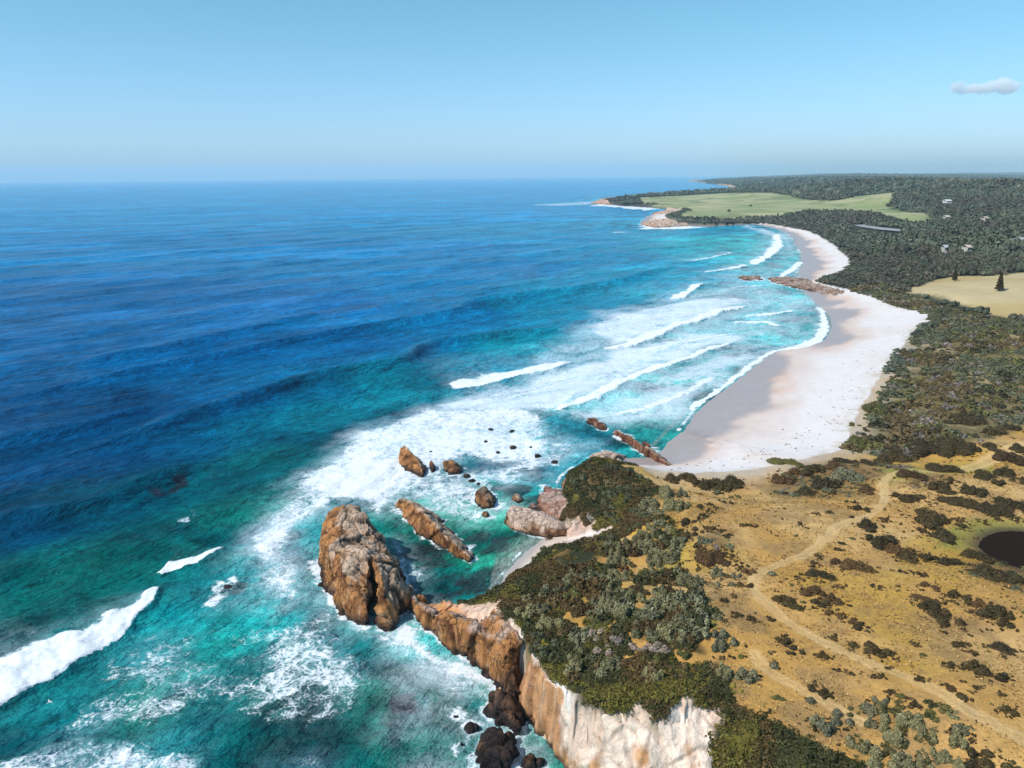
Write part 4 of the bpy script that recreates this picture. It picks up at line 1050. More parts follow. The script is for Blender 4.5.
# beaches
sandc = lerp(np.broadcast_to((.70, .64, .61), (len(tx), 3)), (.66, .57, .515), sstep(.5, .7, N1) * .6)
zt = tz + (N4 - .5) * 1.5 + (fbm2(tx * .8 + ty * .6, (ty * .8 - tx * .6) * 2, 40, 4, 351) - .5) * 1.6
damp = 1 - sstep(.6, 1.8, zt)
sandc = lerp(sandc, lerp(np.broadcast_to((.60, .44, .365), (len(tx), 3)), (.60, .37, .255), sstep(.5, .62, fbm2(tx, ty, 26, 3, 350))), damp * .75)
wetm = 1 - sstep(.45, .85, zt)
sandc = lerp(sandc, (.35, .30, .285), wetm * .88)
sandc = lerp(sandc, (.42, .34, .22), sstep(.9, 1.0, t + (N2 - .5) * .2) * .6 * sstep(.45, .6, N3))
sandc = sandc * (.94 + .12 * N3)[:, None]
bcol = lerp(sandc, rockc, cl)
cove = msk['cove'] > .5
cs = lerp(np.where((ty < 110)[:, None], np.array([.56, .38, .24]), np.array([.62, .50, .41])), (.42, .36, .33), 1 - sstep(.1, .5, tz))
bcol = np.where(cove[:, None], cs, bcol)
col = np.where((band | cove)[:, None], bcol, col)
wet = np.where(band & (cl < .5), wetm * .8, 0.0)
wet = np.where(band & (cl >= .5), (1 - sstep(.3, 1.2, tz)) * .8, wet)
# tracks
pm = np.zeros(len(tx))
for pw, w in zip(PATHS_W, PATH_WID):
    lo = pw.min(0) - 8; hi = pw.max(0) + 8
    ii = np.nonzero((tx > lo[0]) & (tx < hi[0]) & (ty > lo[1]) & (ty < hi[1]) & (msk['se'] > 0))[0]
    d, _, _, _ = seg_dist(tx[ii] + (N3[ii] - .5) * 1.2, ty[ii] + (N2[ii] - .5) * 1.6, pw)
    pm[ii] = np.maximum(pm[ii], (1 - sstep(w * .7, w * 1.25, d)) * (.55 + .45 * sstep(.1, .6, d / w) * (.6 + .6 * N3[ii])))
col = lerp(col, np.asarray(PATHC)[None] * (.85 + .3 * N2)[:, None], pm * .66)
pmud = np.exp(-(msk['dp'] / 2.0) ** 2) * (rr < 250) * (msk['se'] > 0) * (ok)
col = lerp(col, (.05, .035, .025), np.clip(pmud, 0, 1) * .8)
tv = np.stack([tx, ty, tz], 1)
# push the cliff faces in and out a little so that they are not one smooth ramp
cm = band & (cl > .5)
px_ = (fbm3(tx, ty, tz * .5, 3.0, 4, 361) - .5); py_ = (fbm3(tx, ty, tz * .5, 3.0, 4, 362) - .5)
flu = np.abs(fbm3(tx, ty, tz * .12, 1.9, 3, 363) - .5)
tv[:, 2] -= np.where(cm & (tx < 26) & (ty < 112) & (tx > -1) & (bare > .55), 3.2 * (1 - sstep(.6, .9, t)), 0)
cm = cm & ~cove
wgt = np.where(cm, sstep(0, .12, t) * sstep(0, .1, 1 - t), 0)
tv[:, 0] += px_ * 2.6 * wgt; tv[:, 1] += (py_ * 2.4 + (flu - .12) * 4.5) * wgt
fm = lambda a: a[tf].mean(1)
fin = ok[tf].all(1) & (tz[tf].max(1) > -2.2)
is_path = (fm(pm) > .5) & fin
is_cove = (fm(cove.astype(float)) > .5) & fin
is_beach = (((fm(band.astype(float)) > .5) & (fm(cl) < .5)) | is_cove) & fin & ~is_path
is_cliff = (fm(cm.astype(float)) > .5) & (fm(vegd) < .5) & fin & ~is_path & ~is_beach
is_mead = (np.maximum(np.maximum(fm(fg), fm(fgo)), fm(ffa)) > .5) & fin & ~is_path & ~is_beach & ~is_cliff
is_rest = fin & ~(is_path | is_cove | is_beach | is_cliff | is_mead)
at = dict(Col=np.clip(col, 0, 1), wet=wet)
M_LAND = land_material('dry_ground', 1.9, .9, 2.4, .92, .5)
M_SAND = land_material('beach_sand', .5, .06, 1.5, .85, .08)
M_CLIFF = rock_material('cliff_rock', .85, .6, .5)
M_MEAD = land_material('meadow_grass', .12, .1, .5, .95, .22)
for nm, kp, mt_ in (('terrain', is_rest, M_LAND), ('beach', is_beach, M_SAND), ('cliff', is_cliff, M_CLIFF), ('meadow', is_mead, M_MEAD), ('path', is_path, M_LAND)):
    v_, f_, a_ = submesh(tv, tf, kp, at)
    tag(mesh_obj(nm, v_, f_, mt_, True, attrs=a_), kind='structure')
# pond and lagoon
mt, nt, ns, ln, pb = new_mat('peaty_water')
pb.inputs['Base Color'].default_value = (.020, .012, .009, 1); pb.inputs['Roughness'].default_value = .7; pb.inputs['Specular IOR Level'].default_value = .01
b = nd(nt, 'ShaderNodeBump'); b.inputs['Strength'].default_value = .2; ln.new(noise(nt, wpos(nt), 3, 4), b.inputs['Height']); ln.new(b.outputs[0], pb.inputs['Normal'])
pc = POND[:-1].mean(0)
pv = np.vstack([[pc[0], pc[1], POND_Z]] + [[p[0], p[1], POND_Z] for p in pc + (POND[:-1] - pc) * 1.05])
k = len(pv) - 1
tag(mesh_obj('pond', pv, np.array([[0, 1 + (i + 1) % k, 1 + i] for i in range(k)]), mt), kind='structure')
mt, nt, ns, ln, pb = new_mat('lagoon_water')
pb.inputs['Base Color'].default_value = (.30, .31, .31, 1); pb.inputs['Roughness'].default_value = .7; pb.inputs['Specular IOR Level'].default_value = .1
lq = Q(LAGOON[0], 8)
lz = max(ground(lq[:, 0], lq[:, 1]).max(), ground(np.array([lq[:, 0].mean()]), np.array([lq[:, 1].mean()]))[0]) + .5
tag(mesh_obj('lagoon', np.hstack([lq, np.full((len(lq), 1), lz)]), [list(range(len(lq)))[::-1]], mt), kind='structure')

# ================================================================== PLANTS
def leaf_cloud(n, rx, ry, h, lobes, leaf, rs, flat=.55, core=True, k=7):
    """a bush: leaf tufts spread over and inside several rounded lobes, with a darker core inside that closes see-through gaps; returns verts, quads, tint"""
    g = np.random.default_rng(rs)
    lc = []
    for i in range(lobes):
        a = g.uniform(0, 2 * math.pi); q = math.sqrt(g.uniform(0, 1)) * .82 if lobes > 1 else 0
        s = g.uniform(.24, .58) if lobes > 1 else 1
        lc.append((q * math.cos(a) * rx, q * math.sin(a) * ry, s, g.uniform(.55, 1.1) * (1 - .3 * q)))
    V = []; T = []
    per = n // lobes
    for (cx, cy, s, hs) in lc:
        u = g.normal(size=(per, 3)); u[:, 2] = np.abs(u[:, 2]) * 1.1 + .05
        u /= np.linalg.norm(u, axis=1)[:, None]
        rad = g.uniform(.72, 1.06, per) ** 1.0
        c = np.stack([cx + u[:, 0] * rad * rx * s, cy + u[:, 1] * rad * ry * s, u[:, 2] * rad * h * hs], 1)
        nrm = u * np.array([1, 1, .8]) + g.normal(size=(per, 3)) * flat
        nrm /= np.linalg.norm(nrm, axis=1)[:, None]
        ref = g.normal(size=(per, 3))
        a = np.cross(nrm, ref); a /= np.linalg.norm(a, axis=1)[:, None] + 1e-9
        b = np.cross(nrm, a)
        sz = leaf * g.uniform(.6, 1.35, per)[:, None]
        V.append(np.stack([c - a * sz, c - b * sz * .7, c + a * sz, c + b * sz * .7], 1))
        T.append(np.repeat(g.uniform(0, 1, per) * .75 + .25 * g.uniform(0, 1), 4))
    V = np.concatenate(V).reshape(-1, 3); T = np.concatenate(T)
    F = np.arange(len(V)).reshape(-1, 4)
    if core:
        for (cx, cy, s, hs) in lc:
            cv = [[cx, cy, h * hs * .86]]; ct = [.3]
            for lev, (q, zz) in enumerate(((.55, .68), (.8, .3), (.82, -.15))):
                for i in range(k):
                    a = 2 * math.pi * i / k + lev * .3
                    cv.append([cx + math.cos(a) * rx * s * q, cy + math.sin(a) * ry * s * q, h * hs * zz]); ct.append(.3)
            b0 = len(V); cf = []
            for i in range(k): cf.append([b0, b0 + 1 + i, b0 + 1 + (i + 1) % k, b0 + 1 + (i + 1) % k])
            for lev in range(2):
                for i in range(k):
                    o1 = b0 + 1 + lev * k; o2 = o1 + k
                    cf.append([o1 + i, o2 + i, o2 + (i + 1) % k, o1 + (i + 1) % k])
            V = np.vstack([V, cv]); T = np.concatenate([T, ct])
            tri = [f for f in cf]
            F = np.vstack([F, np.array(tri)])
    return V, F, T

def fix_quads(F):
    """quads whose last two corners coincide are given as triangles"""
    return [list(f[:3]) if f[2] == f[3] else list(f) for f in F]

LEAF = {'dark': leaf_material('dark_heath_leaves', (.060, .044, .016), .8), 'silver': leaf_material('silver_leaves', (.18, .172, .09)), 'brown': leaf_material('brown_heath_leaves', (.10, .058, .022)),
        'green': leaf_material('olive_leaves', (.105, .105, .03)), 'grey': leaf_material('dry_grey_twigs', (.27, .215, .18)), 'blue': leaf_material('blue_grey_leaves', (.16, .157, .095)), 'yellow': leaf_material('yellow_green_leaves', (.24, .21, .035))}
SIZES = {'s': (240, 1, .17), 'm': (620, 4, .115), 'l': (1700, 9, .07), 'x': (3000, 16, .05)}   # leaves, lobes, leaf size relative to radius
_bush = {}
def bush_mesh(size, var):
    key = (size, var)
    if key not in _bush:
        n, lb, lf = SIZES[size]
        V, F, T = leaf_cloud(n, 1, 1, 1, lb, lf, 1000 + 37 * var + ord(size))
        o = mesh_obj('shrub', V, fix_quads(F), None, False, attrs=dict(tint=T), link=False)
        o.data.materials.append(LEAF['dark'])
        _bush[key] = o
    return _bush[key]
ALL_BUSH = []
def bush(p, w, d, h, kind, rz, var):
    size = 's' if w < 1.6 else 'm' if w < 4 else 'l' if w < 8 else 'x'
    src = bush_mesh(size, var % 4)
    o = src.copy(); COL.objects.link(o)
    o.name = 'shrub'
    o.material_slots[0].link = 'OBJECT'; o.material_slots[0].material = LEAF[kind]
    o.location = (p[0], p[1], p[2] - .06); o.scale = (w / 2, d / 2, h); o.rotation_euler = (0, 0, rz)
    ALL_BUSH.append(o)
    return o

# surveyed shrubs: window origin, then centre, width and depth as measured in a 4x enlargement
S5 = [(233, 322, 110, 70, 'dark'), (160, 362, 100, 40, 'dark'), (75, 365, 25, 20, 'dark'), (275, 368, 50, 20, 'dark'), (325, 300, 120, 80, 'blue'), (400, 355, 70, 40, 'brown'), (70, 243, 130, 30, 'green'), (180, 275, 90, 50, 'dark'), (60, 310, 90, 50, 'brown'), (270, 262, 80, 40, 'brown'), (310, 235, 90, 35, 'dark'), (105, 285, 70, 40, 'brown'),
      (580, 300, 110, 45, 'brown'), (720, 270, 150, 42, 'dark'), (700, 352, 100, 50, 'dark'), (740, 322, 50, 30, 'dark'), (820, 355, 90, 50, 'dark'), (862, 295, 90, 50, 'dark'), (930, 328, 60, 40, 'dark'), (565, 388, 125, 42, 'dark'), (770, 408, 160, 40, 'dark'), (640, 465, 130, 75, 'dark'), (690, 470, 60, 50, 'dark'), (895, 432, 140, 45, 'dark'), (965, 405, 110, 45, 'dark'), (1000, 430, 60, 35, 'dark'), (960, 288, 95, 55, 'dark'), (1005, 315, 60, 45, 'dark'),
      (968, 228, 110, 70, 'brown'), (1000, 190, 60, 35, 'dark'), (895, 182, 65, 42, 'dark'), (905, 115, 80, 65, 'dark'), (975, 98, 60, 50, 'dark'), (730, 175, 150, 75, 'dark'), (650, 180, 150, 75, 'dark'), (800, 185, 90, 60, 'dark'), (540, 212, 110, 65, 'dark'), (470, 232, 80, 40, 'dark'), (402, 240, 60, 40, 'dark'), (800, 65, 120, 60, 'dark'), (620, 65, 80, 40, 'blue'), (355, 165, 90, 50, 'green'), (425, 28, 100, 50, 'green'), (345, 97, 45, 15, 'green'),
      (610, 517, 40, 30, 'dark'), (705, 542, 100, 48, 'dark'), (780, 503, 60, 24, 'dark'), (860, 484, 35, 20, 'dark'), (965, 463, 30, 22, 'dark'), (890, 457, 32, 22, 'dark'), (916, 472, 24, 16, 'dark'), (1005, 480, 40, 20, 'dark'), (755, 478, 60, 16, 'brown'), (400, 500, 82, 46, 'dark'), (470, 475, 50, 20, 'brown'), (450, 560, 110, 65, 'dark'), (520, 590, 110, 60, 'brown'), (560, 630, 90, 45, 'dark'), (640, 628, 70, 40, 'dark'), (715, 642, 100, 40, 'dark'), (360, 668, 120, 60, 'brown'), (290, 648, 80, 45, 'brown'), (205, 623, 24, 20, 'dark'), (190, 658, 50, 30, 'dark'), (215, 702, 110, 42, 'dark'), (15, 696, 30, 22, 'blue'),
      (335, 552, 30, 12, 'green'), (290, 573, 20, 10, 'dark'), (283, 598, 30, 13, 'dark'), (375, 432, 65, 40, 'dark'), (345, 405, 32, 16, 'dark'), (243, 447, 20, 14, 'dark'), (333, 466, 20, 13, 'dark'), (190, 453, 22, 10, 'brown'), (128, 495, 15, 12, 'dark'), (315, 400, 16, 16, 'dark'), (840, 628, 110, 45, 'dark'), (880, 690, 130, 60, 'dark'), (950, 700, 120, 60, 'dark'), (862, 665, 40, 38, 'blue'), (610, 697, 50, 28, 'brown'), (645, 742, 70, 40, 'brown'), (545, 691, 20, 10, 'dark'), (438, 747, 36, 20, 'dark'), (285, 747, 40, 14, 'brown'), (125, 712, 26, 16, 'brown')]
S6 = [(80, 102, 115, 46, 'dark'), (180, 55, 90, 50, 'brown'), (262, 92, 90, 46, 'brown'), (262, 148, 70, 48, 'brown'), (335, 178, 60, 40, 'brown'), (378, 200, 50, 30, 'dark'), (205, 108, 80, 32, 'dark'), (16, 173, 20, 14, 'dark'), (70, 258, 80, 46, 'dark'), (112, 298, 60, 46, 'dark'), (222, 314, 54, 36, 'dark'), (22, 356, 34, 30, 'blue'), (262, 244, 30, 18, 'dark'), (385, 278, 100, 52, 'dark'), (445, 302, 90, 46, 'dark'), (480, 368, 28, 16, 'dark'), (598, 409, 50, 34, 'dark'), (588, 272, 24, 16, 'dark'), (757, 271, 40, 26, 'dark'), (795, 273, 26, 14, 'dark'), (620, 316, 30, 20, 'green'), (745, 364, 62, 30, 'dark'), (835, 365, 100, 55, 'dark'), (905, 388, 95, 60, 'dark'), (660, 130, 105, 70, 'dark'), (725, 165, 90, 80, 'dark'), (630, 95, 110, 36, 'brown'), (765, 78, 90, 55, 'dark'), (835, 105, 90, 50, 'brown'), (910, 140, 120, 60, 'dark'), (955, 185, 66, 46, 'dark'), (945, 290, 120, 40, 'dark'), (778, 479, 44, 30, 'dark'), (733, 447, 36, 30, 'brown'), (965, 539, 76, 36, 'dark'), (200, 450, 76, 46, 'dark'), (228, 476, 46, 36, 'dark'), (170, 497, 35, 30, 'blue'), (45, 487, 60, 26, 'green'), (447, 497, 60, 42, 'blue'), (580, 507, 52, 44, 'dark'), (485, 463, 30, 18, 'brown'), (530, 479, 40, 20, 'green'), (300, 385, 60, 12, 'brown'), (440, 405, 40, 16, 'brown'), (340, 540, 50, 42, 'green'), (397, 522, 46, 50, 'blue'), (440, 548, 80, 60, 'blue'), (400, 590, 60, 44, 'silver'), (480, 600, 76, 60, 'silver'), (568, 580, 106, 62, 'silver'), (635, 632, 70, 60, 'silver'), (745, 655, 80, 76, 'silver'), (795, 660, 80, 80, 'dark'), (770, 615, 60, 50, 'blue'), (680, 705, 60, 60, 'silver'), (520, 665, 106, 62, 'silver'), (450, 735, 110, 80, 'silver'), (540, 740, 90, 70, 'silver'), (360, 665, 90, 80, 'silver'), (240, 605, 90, 80, 'blue'), (290, 570, 80, 60, 'blue'), (200, 580, 70, 50, 'blue'), (110, 640, 90, 80, 'green'), (160, 700, 90, 80, 'green'), (315, 745, 100, 60, 'green'), (20, 690, 80, 110, 'green'), (730, 745, 100, 50, 'silver'), (810, 752, 90, 50, 'dark'), (900, 740, 120, 60, 'dark'), (985, 760, 80, 50, 'green'), (670, 567, 30, 30, 'green'), (650, 540, 40, 24, 'green'), (620, 755, 70, 44, 'silver'), (812, 306, 46, 14, 'brown'), (850, 448, 30, 10, 'brown'), (930, 470, 22, 12, 'brown'), (708, 226, 24, 10, 'brown')]
S3 = [(600, 178, 30, 22, 'dark'), (800, 208, 20, 22, 'dark'), (875, 198, 34, 32, 'blue'), (945, 218, 45, 18, 'green'), (895, 244, 20, 14, 'dark'), (930, 249, 15, 12, 'dark'), (870, 271, 30, 16, 'dark'), (800, 261, 26, 24, 'dark'), (838, 256, 24, 16, 'dark'), (840, 283, 30, 16, 'dark'), (815, 298, 35, 20, 'dark'), (803, 314, 36, 20, 'dark'), (738, 260, 45, 32, 'silver'), (690, 147, 70, 40, 'dark'), (760, 147, 90, 42, 'dark'), (830, 165, 110, 62, 'dark'), (885, 175, 80, 50, 'dark'), (935, 165, 100, 46, 'dark'), (850, 352, 55, 25, 'brown'), (880, 362, 22, 12, 'brown'), (907, 386, 25, 16, 'dark'), (925, 379, 18, 10, 'brown'), (1000, 342, 42, 18, 'brown'), (970, 341, 26, 14, 'brown'), (790, 426, 42, 24, 'dark'), (820, 462, 110, 60, 'brown'), (880, 465, 90, 60, 'brown'), (920, 445, 40, 40, 'dark'), (870, 527, 56, 56, 'blue'), (945, 541, 40, 32, 'blue'), (912, 543, 34, 24, 'dark'), (960, 493, 34, 30, 'dark'), (992, 526, 60, 36, 'brown'), (982, 577, 62, 30, 'dark'), (930, 579, 32, 18, 'blue'), (864, 578, 36, 30, 'blue'), (795, 562, 56, 46, 'blue'), (790, 592, 44, 40, 'blue'), (752, 560, 56, 36, 'brown'), (640, 575, 60, 50, 'dark'), (680, 600, 56, 34, 'dark'), (760, 322, 70, 60, 'dark'), (735, 402, 54, 34, 'blue'), (760, 379, 42, 30, 'dark'), (690, 255, 80, 56, 'silver'), (900, 645, 25, 16, 'dark'), (935, 623, 20, 14, 'brown'), (838, 682, 30, 26, 'blue'), (868, 702, 42, 42, 'blue'), (945, 698, 46, 20, 'dark'), (1010, 719, 26, 22, 'dark'), (500, 125, 80, 60, 'dark'), (440, 122, 80, 60, 'dark'), (660, 210, 70, 50, 'silver'), (720, 215, 50, 30, 'blue'), (790, 362, 50, 40, 'brown'), (735, 520, 40, 24, 'brown'), (800, 515, 20, 12, 'brown'), (685, 520, 60, 40, 'dark'), (710, 480, 40, 40, 'dark'), (660, 480, 90, 60, 'silver'), (630, 520, 60, 50, 'silver'), (610, 260, 100, 80, 'silver'), (565, 345, 40, 20, 'brown'), (775, 635, 36, 18, 'brown'), (445, 175, 50, 40, 'silver')]
S4 = [(862, 275, 60, 70, 'blue'), (905, 255, 70, 70, 'blue'), (870, 235, 60, 60, 'blue'), (963, 316, 25, 24, 'green'), (880, 385, 80, 60, 'silver'), (920, 395, 70, 60, 'silver'), (985, 400, 90, 60, 'blue'), (845, 370, 60, 50, 'dark'), (945, 156, 40, 20, 'dark'), (905, 101, 24, 18, 'dark'), (1010, 176, 28, 24, 'dark'), (455, 60, 60, 40, 'silver'), (650, 200, 110, 90, 'silver'), (720, 190, 110, 80, 'silver'), (760, 230, 90, 70, 'silver'), (700, 250, 90, 60, 'silver'), (585, 160, 100, 70, 'silver'), (560, 220, 80, 60, 'silver'), (640, 130, 80, 60, 'silver'), (540, 80, 80, 60, 'silver'), (500, 150, 80, 60, 'silver'), (720, 130, 80, 60, 'silver'), (640, 285, 90, 50, 'grey'), (560, 280, 90, 50, 'grey'), (480, 250, 80, 60, 'grey'), (420, 290, 80, 60, 'grey'), (380, 230, 80, 60, 'grey'), (330, 245, 60, 40, 'grey'), (745, 310, 70, 50, 'green'), (610, 330, 80, 40, 'green'), (520, 345, 80, 40, 'brown'), (700, 360, 90, 30, 'brown'), (170, 425, 50, 70, 'yellow'), (940, 450, 50, 40, 'yellow'), (760, 370, 70, 30, 'brown')]
LAND = [('the dark pond', 1000, 548, 9.6), ('the upper track bend', 884, 488, 9), ('the low track turn', 757, 588, 12.5), ('the middle track', 828, 538, 11.5), ('the lower sandy track', 915, 692, 13.4), ('the faint second track', 815, 700, 13.4), ('the white cliff corner', 730, 698, 13), ('the crest of the white cliff', 630, 694, 12.5), ('the scrubby nose', 585, 478, 9.5), ('the lip above the beach', 715, 475, 7.5), ('the bare sandy clearing', 965, 454, 7), ('the sandy edge of the dunes', 862, 440, 4), ('the brown heath patch', 715, 555, 12.4), ('the uphill end of the track', 1010, 745, 14), ('the open straw slope', 960, 640, 13.5), ('the cove gully', 610, 532, 6.5), ('the golden flat', 800, 500, 9), ('the yellow grass strip', 672, 560, 12.5), ('the lone grey clump', 722, 642, 13.5), ('the frame-corner thicket', 890, 745, 13.4), ('the heath beside the beach track', 820, 470, 7.5), ('the green hollow above the pond', 955, 530, 10)]
LAND_W = np.array([P(a, b, z)[:2] for _, a, b, z in LAND])
recs = []
for (ox, oy), lst in (((768, 400), S5), ((768, 576), S6), ((500, 440), S3), ((500, 576), S4)):
    for X, Y, w, h, k in lst: recs.append((ox + X / 4, oy + (Y + h * .3) / 4, w / 4, h / 4, k))
base = G([r[0] for r in recs], [r[1] for r in recs])
info = []
for i, (px, py, w, h, k) in enumerate(recs):
    p = base[i]; s = px_per_m(p)
    if p[1] > 900 or (p[1] < 110 and not inside(p[0:1], p[1:2] - .5, E)[0]): continue
    wm = w / s
    sn = (CAM_Z - p[2]) / np.linalg.norm(p - np.array([0, 0, CAM_Z]))
    tall = {'dark': .36, 'brown': .3, 'silver': .7, 'blue': .66, 'green': .36, 'grey': .4, 'yellow': .4}[k]
    hm = min(tall * min(wm, h / s * 2.0), 2.6) * random.uniform(.85, 1.15)
    dm = float(np.clip((h / s - .35 * hm) / sn, .45 * wm, 1.5 * wm))
    tow = np.array([p[0], p[1]]) / math.hypot(p[0], p[1])
    c = np.array([p[0], p[1]]) + tow * dm * .1
    cz = gz(c[0], c[1])
    rz = -math.atan2(tow[0], tow[1])
    o = bush((c[0], c[1], cz), wm * 1.08, dm, max(hm, .3), k, rz + random.choice([0, math.pi]), i)
    info.append((o, wm, wm / dm, k, c))
KN = {'dark': 'dark brown-green', 'brown': 'brown heathy', 'silver': 'silvery green', 'blue': 'blue-grey', 'green': 'olive green', 'grey': 'dry grey-purple', 'yellow': 'yellow-green'}
def ordn(n):
    w = ['first', 'second', 'third', 'fourth', 'fifth', 'sixth', 'seventh', 'eighth', 'ninth', 'tenth', 'eleventh', 'twelfth', 'thirteenth', 'fourteenth', 'fifteenth', 'sixteenth', 'seventeenth', 'eighteenth', 'nineteenth', 'twentieth']
    return w[n] if n < 20 else w[19]
by = {}
for rec in info:
    d = np.linalg.norm(LAND_W - rec[4][None], axis=1); j = int(d.argmin())
    by.setdefault(j, []).append((d[j], rec))
for j, lst in by.items():
    cnt = {}
    for d, (o, w, asp, k, c) in sorted(lst, key=lambda q: q[0]):
        sz = 'tiny' if w < 1.3 else 'small' if w < 2.6 else 'broad' if w < 5 else 'wide sprawling'
        form = 'bush' if k in ('silver', 'blue') else 'mat' if w > 5 else 'shrub'
        key = (sz, k)
        n = cnt.get(key, 0); cnt[key] = n + 1
        lab = f'{sz} {KN[k]} {form} ' + ('' if n == 0 else f'{ordn(n)} ') + f'out from {LAND[j][0]}'
        tag(o, lab, 'shrub', 'shrubs dotted over the headland')

# closed thicket of silvery bushes: fill in between the surveyed ones
th = Q(THICKET[0], 11.5)
done = [(i[4], i[1]) for i in info]
fill = []
tries = 0
while len(fill) < 62 and tries < 6000:
    tries += 1
    q = np.array([random.uniform(th[:, 0].min(), th[:, 0].max()), random.uniform(th[:, 1].min(), th[:, 1].max())])
    if not inside(np.array([q[0]]), np.array([q[1]]), th)[0] or not inside(np.array([q[0] ]), np.array([q[1] - 3.0]), E)[0] or not inside(np.array([q[0] - 2]), np.array([q[1]]), E)[0]: continue
    if any(np.linalg.norm(q - c) < .42 * w + .9 for c, w in done): continue
    done.append((q, 2.6)); fill.append(q)
PLX = {'silver': 'silvery green', 'green': 'olive green', 'brown': 'brown', 'dark': 'dark green'}
for i, q in enumerate(fill):
    k = random.choices(['silver', 'green', 'brown', 'dark'], [.62, .14, .08, .16])[0]
    w = random.uniform(2.5, 4.2)
    o = bush((q[0], q[1], gz(q[0], q[1])), w, w * random.uniform(.8, 1.1), random.uniform(1.5, 2.5) if k == 'silver' else random.uniform(1.0, 1.7), k, random.uniform(0, 6.28), i)
    tag(o, f'{PLX[k]} bush crowded inside the closed thicket behind the white cliff', 'shrub', f'{PLX[k]} bushes of the closed thicket')

# joined low plants: one template copied by numpy into a single mesh
def join_plants(name, temps, pos, scale, rz, colr, mat, tilt=None):
    """temps: list of (V, F quads, T); pos (n,3); scale (n,3); colr (n,3)"""
    Vs, Fs, Cs, Ts = [], [], [], []
    which = np.random.default_rng(5).integers(0, len(temps), len(pos)); b0 = 0
    for ti, (V, F, T) in enumerate(temps):
        ii = np.nonzero(which == ti)[0]
        if not len(ii): continue
        c, s = np.cos(rz[ii])[:, None], np.sin(rz[ii])[:, None]
        x = V[None, :, 0] * scale[ii, 0:1]; y = V[None, :, 1] * scale[ii, 1:2]; z = V[None, :, 2] * scale[ii, 2:3]
        X = x * c - y * s + pos[ii, 0:1]; Y = x * s + y * c + pos[ii, 1:2]; Z = z + pos[ii, 2:3]
        vv = np.stack([X, Y, Z], -1).reshape(-1, 3)
        ff = (F[None] + (np.arange(len(ii)) * len(V))[:, None, None]).reshape(-1, F.shape[1]) + b0
        Vs.append(vv); Fs.append(ff); b0 += len(vv)
        Cs.append(np.repeat(colr[ii], len(V), 0)); Ts.append(np.tile(T, len(ii)))
    o = mesh_obj(name, np.concatenate(Vs), np.concatenate(Fs), mat, False, attrs=dict(Col=np.concatenate(Cs), tint=np.concatenate(Ts)))
    return tag(o, kind='stuff')
M_STUFF = foliage_stuff_material('massed_foliage')
M_WOOD = foliage_stuff_material('forest_foliage', .26)
g = np.random.default_rng(11)
def scatter(polys, z, spacing, jitter=True):
    out = []
    for p in polys:
        q = Q(p, z) if not isinstance(p, np.ndarray) else p
        lo, hi = q.min(0), q.max(0)
        n = int((hi[0] - lo[0]) * (hi[1] - lo[1]) / spacing ** 2)
        pts = g.uniform(lo, hi, (n, 2))
        out.append(pts[inside(pts[:, 0], pts[:, 1], q)])
    return np.concatenate(out)
def pick(n, cols, w):
    c = np.array(cols)[g.choice(len(cols), n, p=np.array(w) / sum(w))]
    return c * g.uniform(.75, 1.25, (n, 1))
# ground-hugging leaves over the cliff lip, the scrubby nose and between the thicket bushes
bx = g.uniform(-10, 60, 120000); by_ = g.uniform(70, 215, 120000)
bz, bm = ground(bx, by_, True)
n2 = fbm2(bx, by_, 7, 4, 302)
lip = (bm['se'] <= 0) & (bm['sc'] > 0) & (bm['cliff'] > .5) & (((1 - bm['bare'] + (n2 - .5) * .7 > .5) & (bm['t'] > .15)) | (bm['t'] + (fbm2(bx, by_, 4.5, 3, 346) - .5) * .62 - .06 * bm['bare'] > .86))
lip &= ~((fbm2(bx, by_, 5, 3, 778) > .575) & (bx > 28))
inn = (bm['se'] > 0) & (inside(bx, by_, Q(THICKET[0], 11.5)) | inside(bx, by_, Q(SCRUB_M[0], 9.5)) | inside(bx, by_, Q(VEGWEST[0], 8)))
inn &= (gapn(bx, by_) < .5) & (g.uniform(0, 1, len(bx)) < .62)
sel = np.nonzero(lip | inn)[0]
temps = [leaf_cloud(34, 1, 1, .8, 1, .26, 500 + i, core=False) for i in range(5)]
n = len(sel); s = g.uniform(.35, .85, n)
big = fbm2(bx[sel], by_[sel], 9, 3, 391) + g.uniform(-.09, .09, n)
big2 = fbm2(bx[sel], by_[sel], 6, 3, 392) + g.uniform(-.07, .07, n)
cc = np.broadcast_to((.042, .042, .012), (n, 3)).copy()
cc[big > .54] = (.095, .062, .022)
cc[(big < .40)] = (.056, .056, .02)
cc[big2 > .70] = (.12, .10, .02)
cc *= g.uniform(.75, 1.25, (n, 1))
pz = np.stack([bx[sel], by_[sel], bz[sel] - .05], 1)
join_plants('ground_cover', temps, pz, np.stack([s, s, s * g.uniform(.5, 1.0, n)], 1), g.uniform(0, 6.28, n), cc, M_STUFF)
